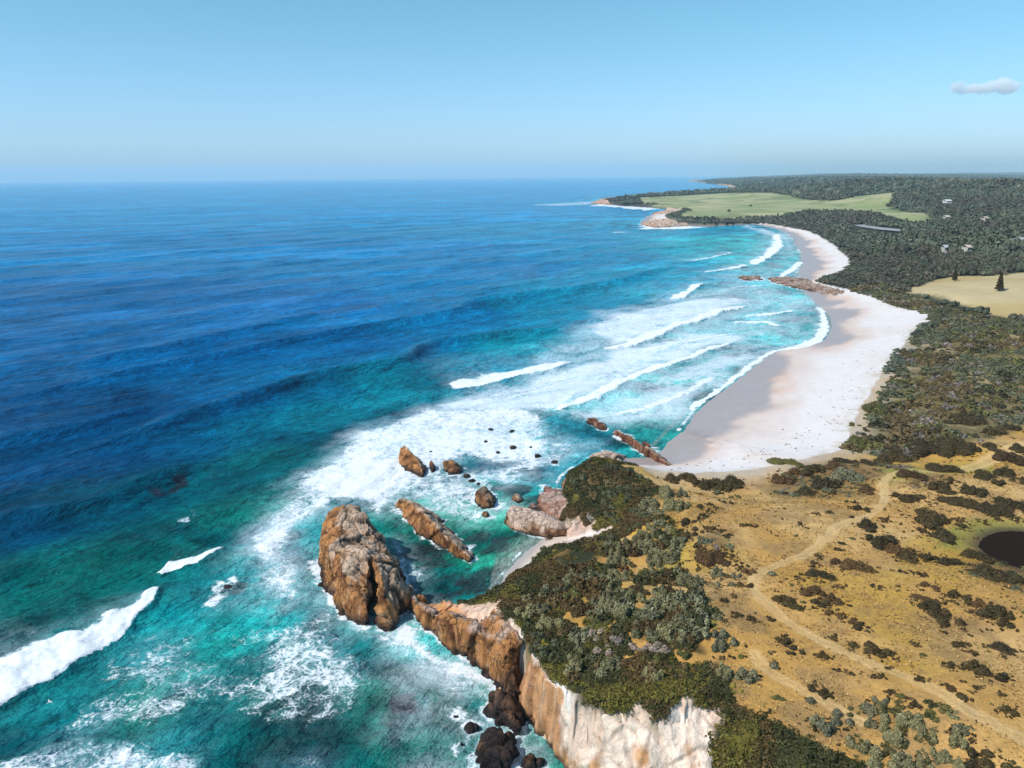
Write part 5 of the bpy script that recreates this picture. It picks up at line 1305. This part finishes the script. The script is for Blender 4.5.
# the lesser bushes that close the thicket between the larger ones
M1 = [(566, 566), (585, 545), (615, 528), (640, 514), (662, 520), (684, 560), (690, 585), (708, 618), (712, 648), (690, 660), (650, 655), (600, 650), (572, 640), (560, 600)]
M2 = [(520, 615), (560, 585), (575, 640), (600, 660), (690, 668), (726, 680), (700, 690), (650, 690), (600, 686), (560, 672), (530, 640)]
tb = np.vstack([scatter([M1], 11.5, 1.75), scatter([M2], 11.5, 2.2), scatter([SCRUB_M[0]], 9.5, 2.0)])
kz, km = ground(tb[:, 0], tb[:, 1], True)
k = (km['se'] > .6) & (gapn(tb[:, 0], tb[:, 1]) < .5)
tb, kz = tb[k], kz[k]; n = len(tb)
silv = inside(tb[:, 0], tb[:, 1], Q(M1, 11.5)); nose = tb[:, 1] > 150
hue = fbm2(tb[:, 0], tb[:, 1], 8, 3, 395) + g.uniform(-.1, .1, n)
cc = np.where((hue < .50)[:, None], np.array([.195, .188, .105]), np.where((hue < .60)[:, None], np.array([.07, .07, .028]), np.array([.10, .065, .025])))
cc2 = np.where((hue < .42)[:, None], np.array([.12, .12, .06]), np.where((hue < .49)[:, None], np.array([.06, .058, .02]), np.array([.17, .115, .05])))
cc = np.where((silv & ~nose)[:, None], cc, cc2) * g.uniform(.75, 1.25, (n, 1))
s = g.uniform(.7, 1.5, n) * np.where(silv, 1.4, 1.0)
join_plants('scrub', [leaf_cloud(330, 1, 1, 1, 4, .12, 900 + i) for i in range(6)], np.stack([tb[:, 0], tb[:, 1], kz - .1], 1), np.stack([s, s, s * g.uniform(.8, 1.3, n)], 1), g.uniform(0, 6.28, n), cc, M_STUFF)
# dry grass tufts on the open headland
def tuft(rs, nb=9):
    q = np.random.default_rng(rs); V = []; T = []
    for i in range(nb):
        a = q.uniform(0, 6.28); l = q.uniform(.5, 1); o = q.normal(0, .18, 2); w = .13
        tip = [o[0] + math.cos(a) * l * .55, o[1] + math.sin(a) * l * .55, l * .8]
        V += [[o[0] - math.sin(a) * w, o[1] + math.cos(a) * w, 0], [o[0] + math.sin(a) * w, o[1] - math.cos(a) * w, 0], [tip[0] + math.sin(a) * w * .4, tip[1] - math.cos(a) * w * .4, tip[2]], [tip[0] - math.sin(a) * w * .4, tip[1] + math.cos(a) * w * .4, tip[2]]]
        T += [q.uniform(0, 1)] * 4
    return np.array(V), np.arange(len(V)).reshape(-1, 4), np.array(T)
GR = [(640, 470), (740, 470), (830, 462), (900, 450), (1060, 440), (1090, 800), (800, 800), (730, 690), (700, 640), (680, 560), (660, 520)]
gp = scatter([GR], 12, .5)
z_g, m_g = ground(gp[:, 0], gp[:, 1], True)
dpth = np.min([seg_dist(gp[:, 0], gp[:, 1], pw)[0] / w for pw, w in zip(PATHS_W, PATH_WID)], axis=0)
dens = fbm2(gp[:, 0], gp[:, 1], 6, 3, 401)
k = (m_g['se'] > 0) & (dpth > .9) & (m_g['dp'] > 2.5) & ~(m_g['pond']) & (dens + g.uniform(-.25, .25, len(gp)) > .44)
gp, z_g = gp[k], z_g[k]
n = len(gp); s = g.uniform(.16, .42, n)
tone = fbm2(gp[:, 0], gp[:, 1], 12, 3, 402)[:, None]
cc = lerp(np.broadcast_to((.47, .27, .075), (n, 3)), (.52, .34, .13), sstep(.4, .6, tone[:, 0])) * g.uniform(.7, 1.15, (n, 1))
dk = g.uniform(0, 1, n) < .2  # darker tufts: olive-brown grass, also shadow in the sward put into the colour
cc[dk] = np.array([.21, .135, .045]) * g.uniform(.7, 1.3, (dk.sum(), 1))
gg = np.zeros(n, bool)
for p in GREENGRASS: gg |= inside(gp[:, 0], gp[:, 1], Q(p, 9.6))
cc[gg] = np.array([.30, .28, .05]) * g.uniform(.7, 1.2, (gg.sum(), 1))
join_plants('grass', [tuft(600 + i) for i in range(5)], np.stack([gp[:, 0], gp[:, 1], z_g - .02], 1), np.stack([s, s, s * .9], 1), g.uniform(0, 6.28, n), cc, M_STUFF)

# dune scrub: a closed carpet of low bushes between beach and fields, the heath band, far side bushes
dp_ = scatter(DUNE, 7, 1.5)
hb = scatter(HEATH_BAND + HEATH_2, 9, 1.5)
allp = np.concatenate([dp_, hb])
zz, mm = ground(allp[:, 0], allp[:, 1], True)
k = (mm['se'] > -1.5) & (fbm2(allp[:, 0], allp[:, 1], 9, 3, 411) + g.uniform(-.2, .2, len(allp)) > np.where(np.arange(len(allp)) < len(dp_), .36, .5))
dist_p = np.min([seg_dist(allp[:, 0], allp[:, 1], pw)[0] for pw in PATHS_W], axis=0)
k &= dist_p > 2.2
cl_ = [inside(allp[:, 0], allp[:, 1], Q(p, 7)) for p in ([(938, 424), (955, 418), (990, 410), (1000, 420), (985, 432), (950, 432)], [(985, 432), (1024, 415), (1060, 410), (1060, 440), (1005, 442)])]
for c_ in cl_: k &= ~c_
isd = (np.arange(len(allp)) < len(dp_))[k]
allp, zz = allp[k], zz[k]
n = len(allp)
fr = sstep(250, 420, np.linalg.norm(allp, axis=1))
kindn = fbm2(allp[:, 0], allp[:, 1], 22, 3, 412) + g.uniform(-.16, .16, n)
cc = np.where((kindn < .45)[:, None], np.array([.115, .12, .066]), np.where((kindn < .53)[:, None], np.array([.135, .125, .042]), np.where((kindn < .60)[:, None], np.array([.055, .05, .024]), np.array([.14, .10, .045]))))
gr = g.uniform(0, 1, n) < .1
cc[gr] = (.20, .165, .14)
cc = cc * g.uniform(.75, 1.25, (n, 1))
s = g.uniform(.7, 1.15, n) ** 2 * np.where(g.uniform(0, 1, n) < .22, 2.6, 1.45) * np.where(isd, 1, .62)
hh = s * g.uniform(.4, .9, n) * np.where(isd, 1, .7)
temps = [leaf_cloud(84, 1, 1, 1, 3, .22, 700 + i, k=5) for i in range(6)]
join_plants('scrub', temps, np.stack([allp[:, 0], allp[:, 1], zz - .1], 1), np.stack([s, s, hh], 1), g.uniform(0, 6.28, n), cc, M_STUFF)

# straggling heath at the feet of the shrubs and loose clumps over the grass
sat = []; satc = []
for o, w, asp, k, c in info:
    if k not in ('dark', 'brown', 'blue'): continue
    for _ in range(int(min(5 + w * 2.2, 22))):
        a = random.uniform(0, 6.28); q = random.uniform(.35, .72) + abs(random.gauss(0, .12))
        sat.append((c[0] + math.cos(a) * q * w, c[1] + math.sin(a) * q * w / max(asp, .6))); satc.append((.05, .037, .013) if random.random() < .6 else (.13, .08, .03))
loose = scatter([GR], 12, 2.3)
ln_ = fbm2(loose[:, 0], loose[:, 1], 11, 4, 441)
loose = loose[ln_ + g.uniform(-.06, .06, len(loose)) > .53]
sat = np.vstack([np.array(sat), loose]); satc = np.vstack([np.array(satc), pick(len(loose), [(.07, .05, .018), (.14, .09, .032), (.11, .10, .033)], [.45, .35, .2])])
zz, mm = ground(sat[:, 0], sat[:, 1], True)
k = (mm['se'] > 0) & ~mm['pond'] & (np.min([seg_dist(sat[:, 0], sat[:, 1], pw)[0] / w for pw, w in zip(PATHS_W, PATH_WID)], axis=0) > 1.0)
sat, satc, zz = sat[k], satc[k], zz[k]; n = len(sat)
s = g.uniform(.22, .62, n)
join_plants('scrub', [leaf_cloud(36, 1, 1, 1, 2, .3, 760 + i) for i in range(4)], np.stack([sat[:, 0], sat[:, 1], zz - .05], 1), np.stack([s, s, s * g.uniform(.4, .9, n)], 1), g.uniform(0, 6.28, n), satc * g.uniform(.8, 1.2, (n, 1)), M_STUFF)

# wrack line on the dry sand
wl_ = spline([P(a, b, 2.2)[:2] for a, b in [(690, 466), (740, 462), (790, 450), (826, 432), (846, 410), (862, 386), (882, 352), (896, 328)]], 6)
wp = []
for _ in range(190):
    q = wl_[random.randrange(len(wl_))]
    wp.append((q[0] + random.gauss(0, 3.2) - abs(random.gauss(0, 3)), q[1] + random.gauss(0, 5)))
wp = np.array(wp); zz, mm = ground(wp[:, 0], wp[:, 1], True)
k = (mm['se'] < -.5) & (zz > 1.2) & (zz < 3.4); wp, zz = wp[k], zz[k]; n = len(wp); s = g.uniform(.15, .5, n)
join_plants('seaweed', [leaf_cloud(24, 1, 1, .5, 2, .4, 780 + i, core=False) for i in range(3)], np.stack([wp[:, 0], wp[:, 1], zz - .02], 1), np.stack([s * 1.4, s, s * .5], 1), g.uniform(0, 6.28, n), pick(n, [(.09, .065, .035), (.2, .15, .09)], [.7, .3]), M_STUFF)

# bushes massing where the track slope meets the cliff-top green
M3 = [(800, 742), (840, 716), (866, 700), (905, 700), (950, 716), (1000, 738), (1040, 760), (1060, 800), (800, 800)]
b3 = scatter([M3], 13.4, 1.9)
zz, mm = ground(b3[:, 0], b3[:, 1], True)
hv = fbm2(b3[:, 0], b3[:, 1], 5.5, 3, 451)
k = (mm['se'] > -3) & (hv > .44) & (np.min([seg_dist(b3[:, 0], b3[:, 1], pw)[0] for pw in PATHS_W], axis=0) > 2.0)
b3, zz, hv = b3[k], zz[k], hv[k]; n = len(b3)
hue = fbm2(b3[:, 0], b3[:, 1], 6, 3, 452) + g.uniform(-.1, .1, n)
cc = np.where((hue < .47)[:, None], np.array([.17, .16, .075]), np.where((hue < .56)[:, None], np.array([.075, .078, .026]), np.array([.13, .105, .035]))) * g.uniform(.75, 1.25, (n, 1))
s = g.uniform(.5, 1.25, n)
join_plants('scrub', [leaf_cloud(260, 1, 1, 1, 4, .13, 940 + i) for i in range(5)], np.stack([b3[:, 0], b3[:, 1], zz - .08], 1), np.stack([s, s, s * g.uniform(.7, 1.1, n)], 1), g.uniform(0, 6.28, n), cc, M_STUFF)

# ---- woods
def crown(n, rs, leaf=.22, core=True, lobes=4):
    V, F, T = leaf_cloud(n, 1, 1, .75, lobes, leaf, rs, flat=.3, core=core, k=5)
    V[:, 2] = V[:, 2] * .9 + .25
    return V, F, T
def wood_points(r0, r1, sp):
    out = []
    a0, a1 = math.radians(5), math.radians(44)
    area = (a1 - a0) / 2 * (r1 ** 2 - r0 ** 2)
    n = int(area / sp ** 2)
    a = g.uniform(a0, a1, n); r = np.sqrt(g.uniform(r0 ** 2, r1 ** 2, n))
    return np.stack([r * np.sin(a), r * np.cos(a)], 1)
OPEN_W = [Q(p, 11) for p in FIELD_GREEN] + [Q(p, 10) for p in FIELD_GOLD] + [Q(p, 40) for p in FIELD_FAR] + [Q(p, 8) for p in LAGOON]
OPEN_W += [Q([(846, 222.5), (868, 225), (906, 227), (908, 237), (870, 234), (848, 230)], 8), Q([(836, 203), (868, 203), (870, 200), (838, 199.6)], 12)]
DUNE_W = [Q(p, 7) for p in DUNE]
def wood(name, r0, r1, sp, h, w, temps, cols, keep=None):
    p = wood_points(r0, r1, sp)
    z, m_ = ground(p[:, 0], p[:, 1], True)
    k = (m_['se'] > 2)
    jit = (fbm2(p[:, 0], p[:, 1], 40, 3, 421) - .5) * 30
    for q in OPEN_W: k &= ~inside(p[:, 0] + jit, p[:, 1] + jit, q)
    for q in DUNE_W: k &= ~inside(p[:, 0], p[:, 1], q)
    # the near headland has no wood
    k &= ~inside(p[:, 0], p[:, 1], Q([(640, 470), (860, 440), (1000, 440), (1200, 430), (1300, 800), (600, 800)], 9))
    if keep is not None: k &= keep(p[:, 0], p[:, 1])
    p, z = p[k], z[k]; se = m_['se'][k]
    n = len(p)
    if not n: return
    low = sstep(2, 60, se)                               # trees nearer the beach stay lower
    s = g.uniform(.75, 1.25, n) * w
    hh = g.uniform(.7, 1.3, n) * h * (.45 + .55 * low)
    t1 = fbm2(p[:, 0], p[:, 1], 90, 3, 431) + g.uniform(-.2, .2, n)
    cc = np.where((t1 < .45)[:, None], np.array(cols[0]), np.where((t1 < .58)[:, None], np.array(cols[1]), np.array(cols[2]))) * g.uniform(.82, 1.18, (n, 1)) * (.75 + .5 * fbm2(p[:, 0], p[:, 1], 60, 3, 433))[:, None]
    join_plants(name, temps, np.stack([p[:, 0], p[:, 1], z], 1), np.stack([s, s, hh], 1), g.uniform(0, 6.28, n), cc, M_WOOD)
FC = [(.105, .118, .076), (.078, .088, .057), (.098, .086, .06)]
wood('forest', 330, 800, 5.0, 6, 4.2, [crown(110, 800 + i, .2) for i in range(5)], FC)
wood('forest', 800, 1900, 8.0, 9, 6.6, [crown(45, 820 + i, .28, True, 3) for i in range(5)], FC)
wood('forest', 1900, 4200, 15.5, 13, 12.5, [crown(30, 840 + i, .32, True, 2) for i in range(4)], FC)
wood('forest', 4200, 12000, 40, 18, 33, [crown(24, 860 + i, .40, False, 2) for i in range(4)], FC)

# the three trees out on the golden field, each trunk + crown
M_BARK = plain('bark', (.14, .10, .075), .9)
def cone_trunk(h, r0, r1, limbs, rs):
    q = np.random.default_rng(rs); V = []; F = []
    def tube(a, b, ra, rb, k=7):
        a, b = np.array(a, float), np.array(b, float)
        d = b - a; d /= np.linalg.norm(d)
        u = np.cross(d, [0.3, .2, 1] if abs(d[2]) < .9 else [1, 0, 0]); u /= np.linalg.norm(u); w = np.cross(d, u)
        i0 = len(V)
        for c, rr_ in ((a, ra), (b, rb)):
            for i in range(k):
                t = 2 * math.pi * i / k
                V.append(c + (u * math.cos(t) + w * math.sin(t)) * rr_)
        for i in range(k): F.append([i0 + i, i0 + (i + 1) % k, i0 + k + (i + 1) % k, i0 + k + i])
    n = 5; p0 = np.zeros(3)
    for i in range(n):
        p1 = np.array([q.normal(0, .06) * h * .3, q.normal(0, .06) * h * .3, h * (i + 1) / n])
        tube(p0, p1, r0 + (r1 - r0) * i / n, r0 + (r1 - r0) * (i + 1) / n); p0 = p1
    for (z, L, up_) in limbs:
        a = q.uniform(0, 6.28)
        tube((0, 0, z), (math.cos(a) * L, math.sin(a) * L, z + up_), r1 * 1.3, r1 * .4, 5)
    return np.array(V), F
def tree(px, py, hpx, label, conical, leaf_kind, n, rs, leaf=.5):
    p = G(px, py)[0]; s = px_per_m(p)
    h = hpx / s / .98
    root = empty('pine_tree' if conical else 'sparse_tree', tuple(p))
    tag(root, label, 'tree', 'trees out on the golden field')
    q = np.random.default_rng(rs)
    V, F = cone_trunk(h * .95, h * .035, h * .008, [(h * z, h * .2 * (1 - z), h * .04) for z in np.linspace(.25, .8, 7)] if conical else [(h * z, h * .28, h * .22) for z in np.linspace(.3, .6, 7)], rs)
    mesh_obj('trunk', V, F, M_BARK, True, root)
    if conical:
        zz = q.uniform(.07, 1, n) ** .8
        rad = (1 - zz) ** .8 * .23 * (.6 + .55 * np.abs(np.sin(zz * 22 + .5))) * q.uniform(.2, 1.1, n) ** .5
        a = q.uniform(0, 6.28, n)
        c = np.stack([rad * np.cos(a), rad * np.sin(a), zz - rad * .18], 1) * h
    else:
        u = q.normal(size=(n, 3)); u /= np.linalg.norm(u, axis=1)[:, None]
        ctr = np.array([[math.cos(t) * .24, math.sin(t) * .24, q.uniform(.5, .85)] for t in np.linspace(0, 6.28, 7)[:-1]] + [[0, 0, .85]])
        c = (ctr[q.integers(0, 7, n)] + u * .15 * q.uniform(.3, 1, n)[:, None]) * h
    d = q.normal(size=(n, 3)) + np.array([0, 0, .8]); d /= np.linalg.norm(d, axis=1)[:, None]
    a_ = np.cross(d, q.normal(size=(n, 3))); a_ /= np.linalg.norm(a_, axis=1)[:, None]; b_ = np.cross(d, a_)
    sz = leaf * q.uniform(.6, 1.3, n)[:, None]
    V = np.stack([c - a_ * sz, c - b_ * sz * .5, c + a_ * sz, c + b_ * sz * .5], 1).reshape(-1, 3)
    mesh_obj('crown', V, np.arange(len(V)).reshape(-1, 4), LEAF[leaf_kind], False, root, attrs=dict(tint=np.repeat(q.uniform(0, 1, n), 4)))
tree(999, 291, 18, 'tallest dark pyramid-shaped pine standing alone on the golden field', True, 'dark', 2600, 31, .55)
tree(954.5, 281, 12, 'smaller dark pine in the middle of the golden field', True, 'dark', 1500, 32, .5)
tree(927.5, 281, 10, 'thin see-through tree at the edge of the golden field by the dunes', False, 'grey', 260, 33, .4)
for i, (px, py, hp, lab) in enumerate([(729, 212.2, 3.2, 'lone dark tree on the far meadow, seaward one of two'), (751, 206.6, 2.4, 'lone dark tree on the far meadow, inland one of two')]):
    p = G(px, py)[0]; s = px_per_m(p); h = hp / s
    root = empty('field_tree', tuple(p)); tag(root, lab, 'tree', 'lone trees on the far meadow')
    V, F = cone_trunk(h * .6, h * .05, h * .02, [], 40 + i); mesh_obj('trunk', V, F, M_BARK, True, root)
    V, F, T = leaf_cloud(160, h * .6, h * .6, h * .7, 4, h * .12, 50 + i); V[:, 2] += h * .28
    mesh_obj('crown', V, fix_quads(F), LEAF['dark'], False, root, attrs=dict(tint=T))

# ================================================================== HOUSES among the trees
M_WALL = plain('painted_wall', (.48, .45, .41), .8)
M_WIN = plain('window_glass', (.05, .06, .07), .2, .5)
ROOFS = {'white': plain('white_metal_roof', (.82, .82, .80), .45), 'grey': plain('grey_metal_roof', (.38, .39, .40), .5), 'tan': plain('tan_roof', (.50, .40, .32), .7)}
def box(x0, x1, y0, y1, z0, z1):
    V = [(x0, y0, z0), (x1, y0, z0), (x1, y1, z0), (x0, y1, z0), (x0, y0, z1), (x1, y0, z1), (x1, y1, z1), (x0, y1, z1)]
    return V, [[0, 3, 2, 1], [4, 5, 6, 7], [0, 1, 5, 4], [1, 2, 6, 5], [2, 3, 7, 6], [3, 0, 4, 7]]
def house(px, py, wpx, label, roof, depth=9, hwall=3.2, rise=2.2, rz=0.0, lift=4.0):
    p = G(px, py)[0]; s = px_per_m(p); w = wpx / s * .75; lift *= .5
    shed = wpx == 7
    root = empty('farm_shed' if shed else 'house', (p[0], p[1], p[2] + lift), rz)
    tag(root, label, 'shed' if shed else 'house', 'buildings among the far trees')
    V, F = box(-w / 2, w / 2, -depth / 2, depth / 2, -lift - 1, hwall)
    mesh_obj('wall', V, F, M_WALL, False, root)
    o = .5; t = .25; hw = w / 2 + o; hd = depth / 2 + o
    V = [(-hw, -hd, hwall), (hw, -hd, hwall), (hw, 0, hwall + rise), (-hw, 0, hwall + rise), (hw, hd, hwall), (-hw, hd, hwall)]
    V += [(a, b, c + t) for a, b, c in V]
    F = [[6, 7, 8, 9], [9, 8, 10, 11], [0, 1, 7, 6], [5, 11, 10, 4], [0, 3, 2, 1], [3, 5, 4, 2], [0, 6, 9, 3], [3, 9, 11, 5], [1, 2, 8, 7], [2, 4, 10, 8]]
    mesh_obj('roof', V, F, ROOFS[roof], False, root)
    nw = 3
    for i in range(nw):
        x = (-.5 + (i + .5) / nw) * w * .9
        V, F = box(x - .7, x + .7, -depth / 2 - .06, -depth / 2 + .02, 1.0, 2.2)
        mesh_obj('window', V, F, M_WIN, False, root)
house(947, 202.5, 7, 'long white-roofed shed where the far green meadow ends', 'white', 12, 2.5, 1.5, .05, 1)
house(1019, 247, 8, 'grey-roofed house showing through dark trees above the golden field', 'grey', 9, 3.2, 2.4, .3, 5)
house(966, 254, 6, 'white-walled house showing in the trees beside a second roof', 'tan', 8, 3, 2, .1, 6)
house(944.5, 254, 6, 'small grey-roofed house in the trees above the small field pine', 'grey', 8, 3, 2, -.1, 6)
house(984, 224, 5, 'pale roof in the dark woods inland of the meadow', 'tan', 9, 3.2, 2.2, .2, 9)
house(946, 221, 6, 'tan roof where the meadow narrows to a point among trees', 'tan', 9, 3.2, 2.2, 0, 5)

# ================================================================== a gull over the water
def gull(p, span, rz):
    root_v = []
    F = []
    k = 9
    # wings: one bent sheet with thickness, body: a spindle
    for sgn in (-1, 1):
        i0 = len(root_v)
        for i in range(k):
            t = i / (k - 1)
            x = sgn * (.04 + t * .5) * span; z = (.12 * math.sin(min(t, .5) * math.pi) - .10 * max(t - .5, 0)) * span
            ch = (.16 - .12 * t) * span; sw = -.10 * span * max(t - .45, 0)
            root_v += [(x, ch * .5 + sw, z), (x, -ch * .5 + sw, z), (x, sw, z + .012 * span * (1 - t) + .003)]
        for i in range(k - 1):
            a = i0 + 3 * i; b = a + 3
            F += [[a, b, b + 2, a + 2], [a + 2, b + 2, b + 1, a + 1], [a + 1, b + 1, b, a]]
    i0 = len(root_v); m_ = 8
    prof = [(-.24, .005), (-.17, .045), (-.06, .06), (.06, .062), (.15, .045), (.19, .035), (.24, .03), (.27, .012), (.31, .003)]
    for y, r in prof:
        for j in range(m_):
            t = 2 * math.pi * j / m_; root_v.append((r * span * math.cos(t), y * span, r * span * math.sin(t)))
    for i in range(len(prof) - 1):
        for j in range(m_):
            F.append([i0 + i * m_ + j, i0 + i * m_ + (j + 1) % m_, i0 + (i + 1) * m_ + (j + 1) % m_, i0 + (i + 1) * m_ + j])
    o = mesh_obj('gull', root_v, F, plain('gull_feathers', (.75, .75, .75), .7), True)
    o.location = p; o.rotation_euler = (0, .12, rz)
    return tag(o, 'small white gull gliding low above the teal water by the breaking wave', 'bird')
gull(P(50, 702, 12), 1.4, R(140))

# ================================================================== CLOUD beyond the haze
def cloud(px, py, dist, wpx, hpx, label, density, seed, lobes):
    d = fwd + rt * ((px - 512) / F_PX) + up * ((384 - py) / F_PX)
    d = d / d[1]
    c = np.array([0, 0, CAM_Z]) + d * dist
    s = F_PX / (dist * float(np.dot(d, fwd)))
    w, h = wpx / s, hpx / s
    bm = bmesh.new()
    for (lx, lz, sx, sz) in lobes:
        mt4 = Matrix.Translation((lx * w, random.uniform(-.08, .08) * w, lz * h)) @ Matrix.Diagonal((sx * w, sx * w * .8, sz * h, 1))
        bmesh.ops.create_icosphere(bm, subdivisions=3, radius=.5, matrix=mt4)
    me = bpy.data.meshes.new('cloud'); bm.to_mesh(me); bm.free()
    o = bpy.data.objects.new('cloud', me); COL.objects.link(o)
    rm = o.modifiers.new('merge', 'REMESH'); rm.mode = 'VOXEL'; rm.voxel_size = h * .07
    dg = bpy.context.evaluated_depsgraph_get(); dg.update()
    me2 = bpy.data.meshes.new_from_object(o.evaluated_get(dg)); o.modifiers.clear(); o.data = me2
    n = len(me2.vertices); v = np.zeros(n * 3, np.float32); me2.vertices.foreach_get('co', v); v = v.reshape(-1, 3).astype(float)
    nn = np.zeros(n * 3, np.float32); me2.vertices.foreach_get('normal', nn); nn = nn.reshape(-1, 3)
    dsp = (fbm3(v[:, 0], v[:, 1], v[:, 2], h * .5, 5, seed, .6) - .5) * h * .8
    v += nn * dsp[:, None]
    me2.vertices.foreach_set('co', v.astype(np.float32).ravel()); me2.update()
    o.location = c
    mt = bpy.data.materials.new('cloud_vapour'); mt.use_nodes = True
    nt = mt.node_tree; nt.nodes.clear()
    out = nd(nt, 'ShaderNodeOutputMaterial'); pv = nd(nt, 'ShaderNodeVolumePrincipled')
    pv.inputs['Color'].default_value = (1, 1, 1, 1)
    pv.inputs['Density'].default_value = density / h
    pv.inputs['Anisotropy'].default_value = -.35
    nt.links.new(pv.outputs[0], out.inputs['Volume'])
    me2.materials.clear(); me2.materials.append(mt)
    return tag(o, label, 'cloud')
cloud(984, 87, 42000, 66, 17, 'small white puff of cloud alone in the blue sky', 1.7, 71, [(-.36, .02, .26, .62), (-.2, -.1, .3, .5), (-.05, -.1, .3, .5), (.1, .0, .34, .72), (.26, .03, .34, .8), (.4, .03, .22, .66), (.3, -.12, .3, .5)])

# ================================================================== HAZE
hz = bpy.data.meshes.new('haze')
V, F = box(-39000, 39000, -2000, 38000, -4.0, 420.0)
hz = mesh_obj('haze', V, F, None)
mt = bpy.data.materials.new('sea_air'); mt.use_nodes = True
nt = mt.node_tree; nt.nodes.clear()
out = nd(nt, 'ShaderNodeOutputMaterial'); pv = nd(nt, 'ShaderNodeVolumePrincipled')
pv.inputs['Color'].default_value = HAZE_COLOR + (1,)
pv.inputs['Density'].default_value = HAZE_DENSITY
pv.inputs['Anisotropy'].default_value = 0.0
nt.links.new(pv.outputs[0], out.inputs['Volume'])
hz.data.materials.append(mt)
tag(hz, kind='stuff')
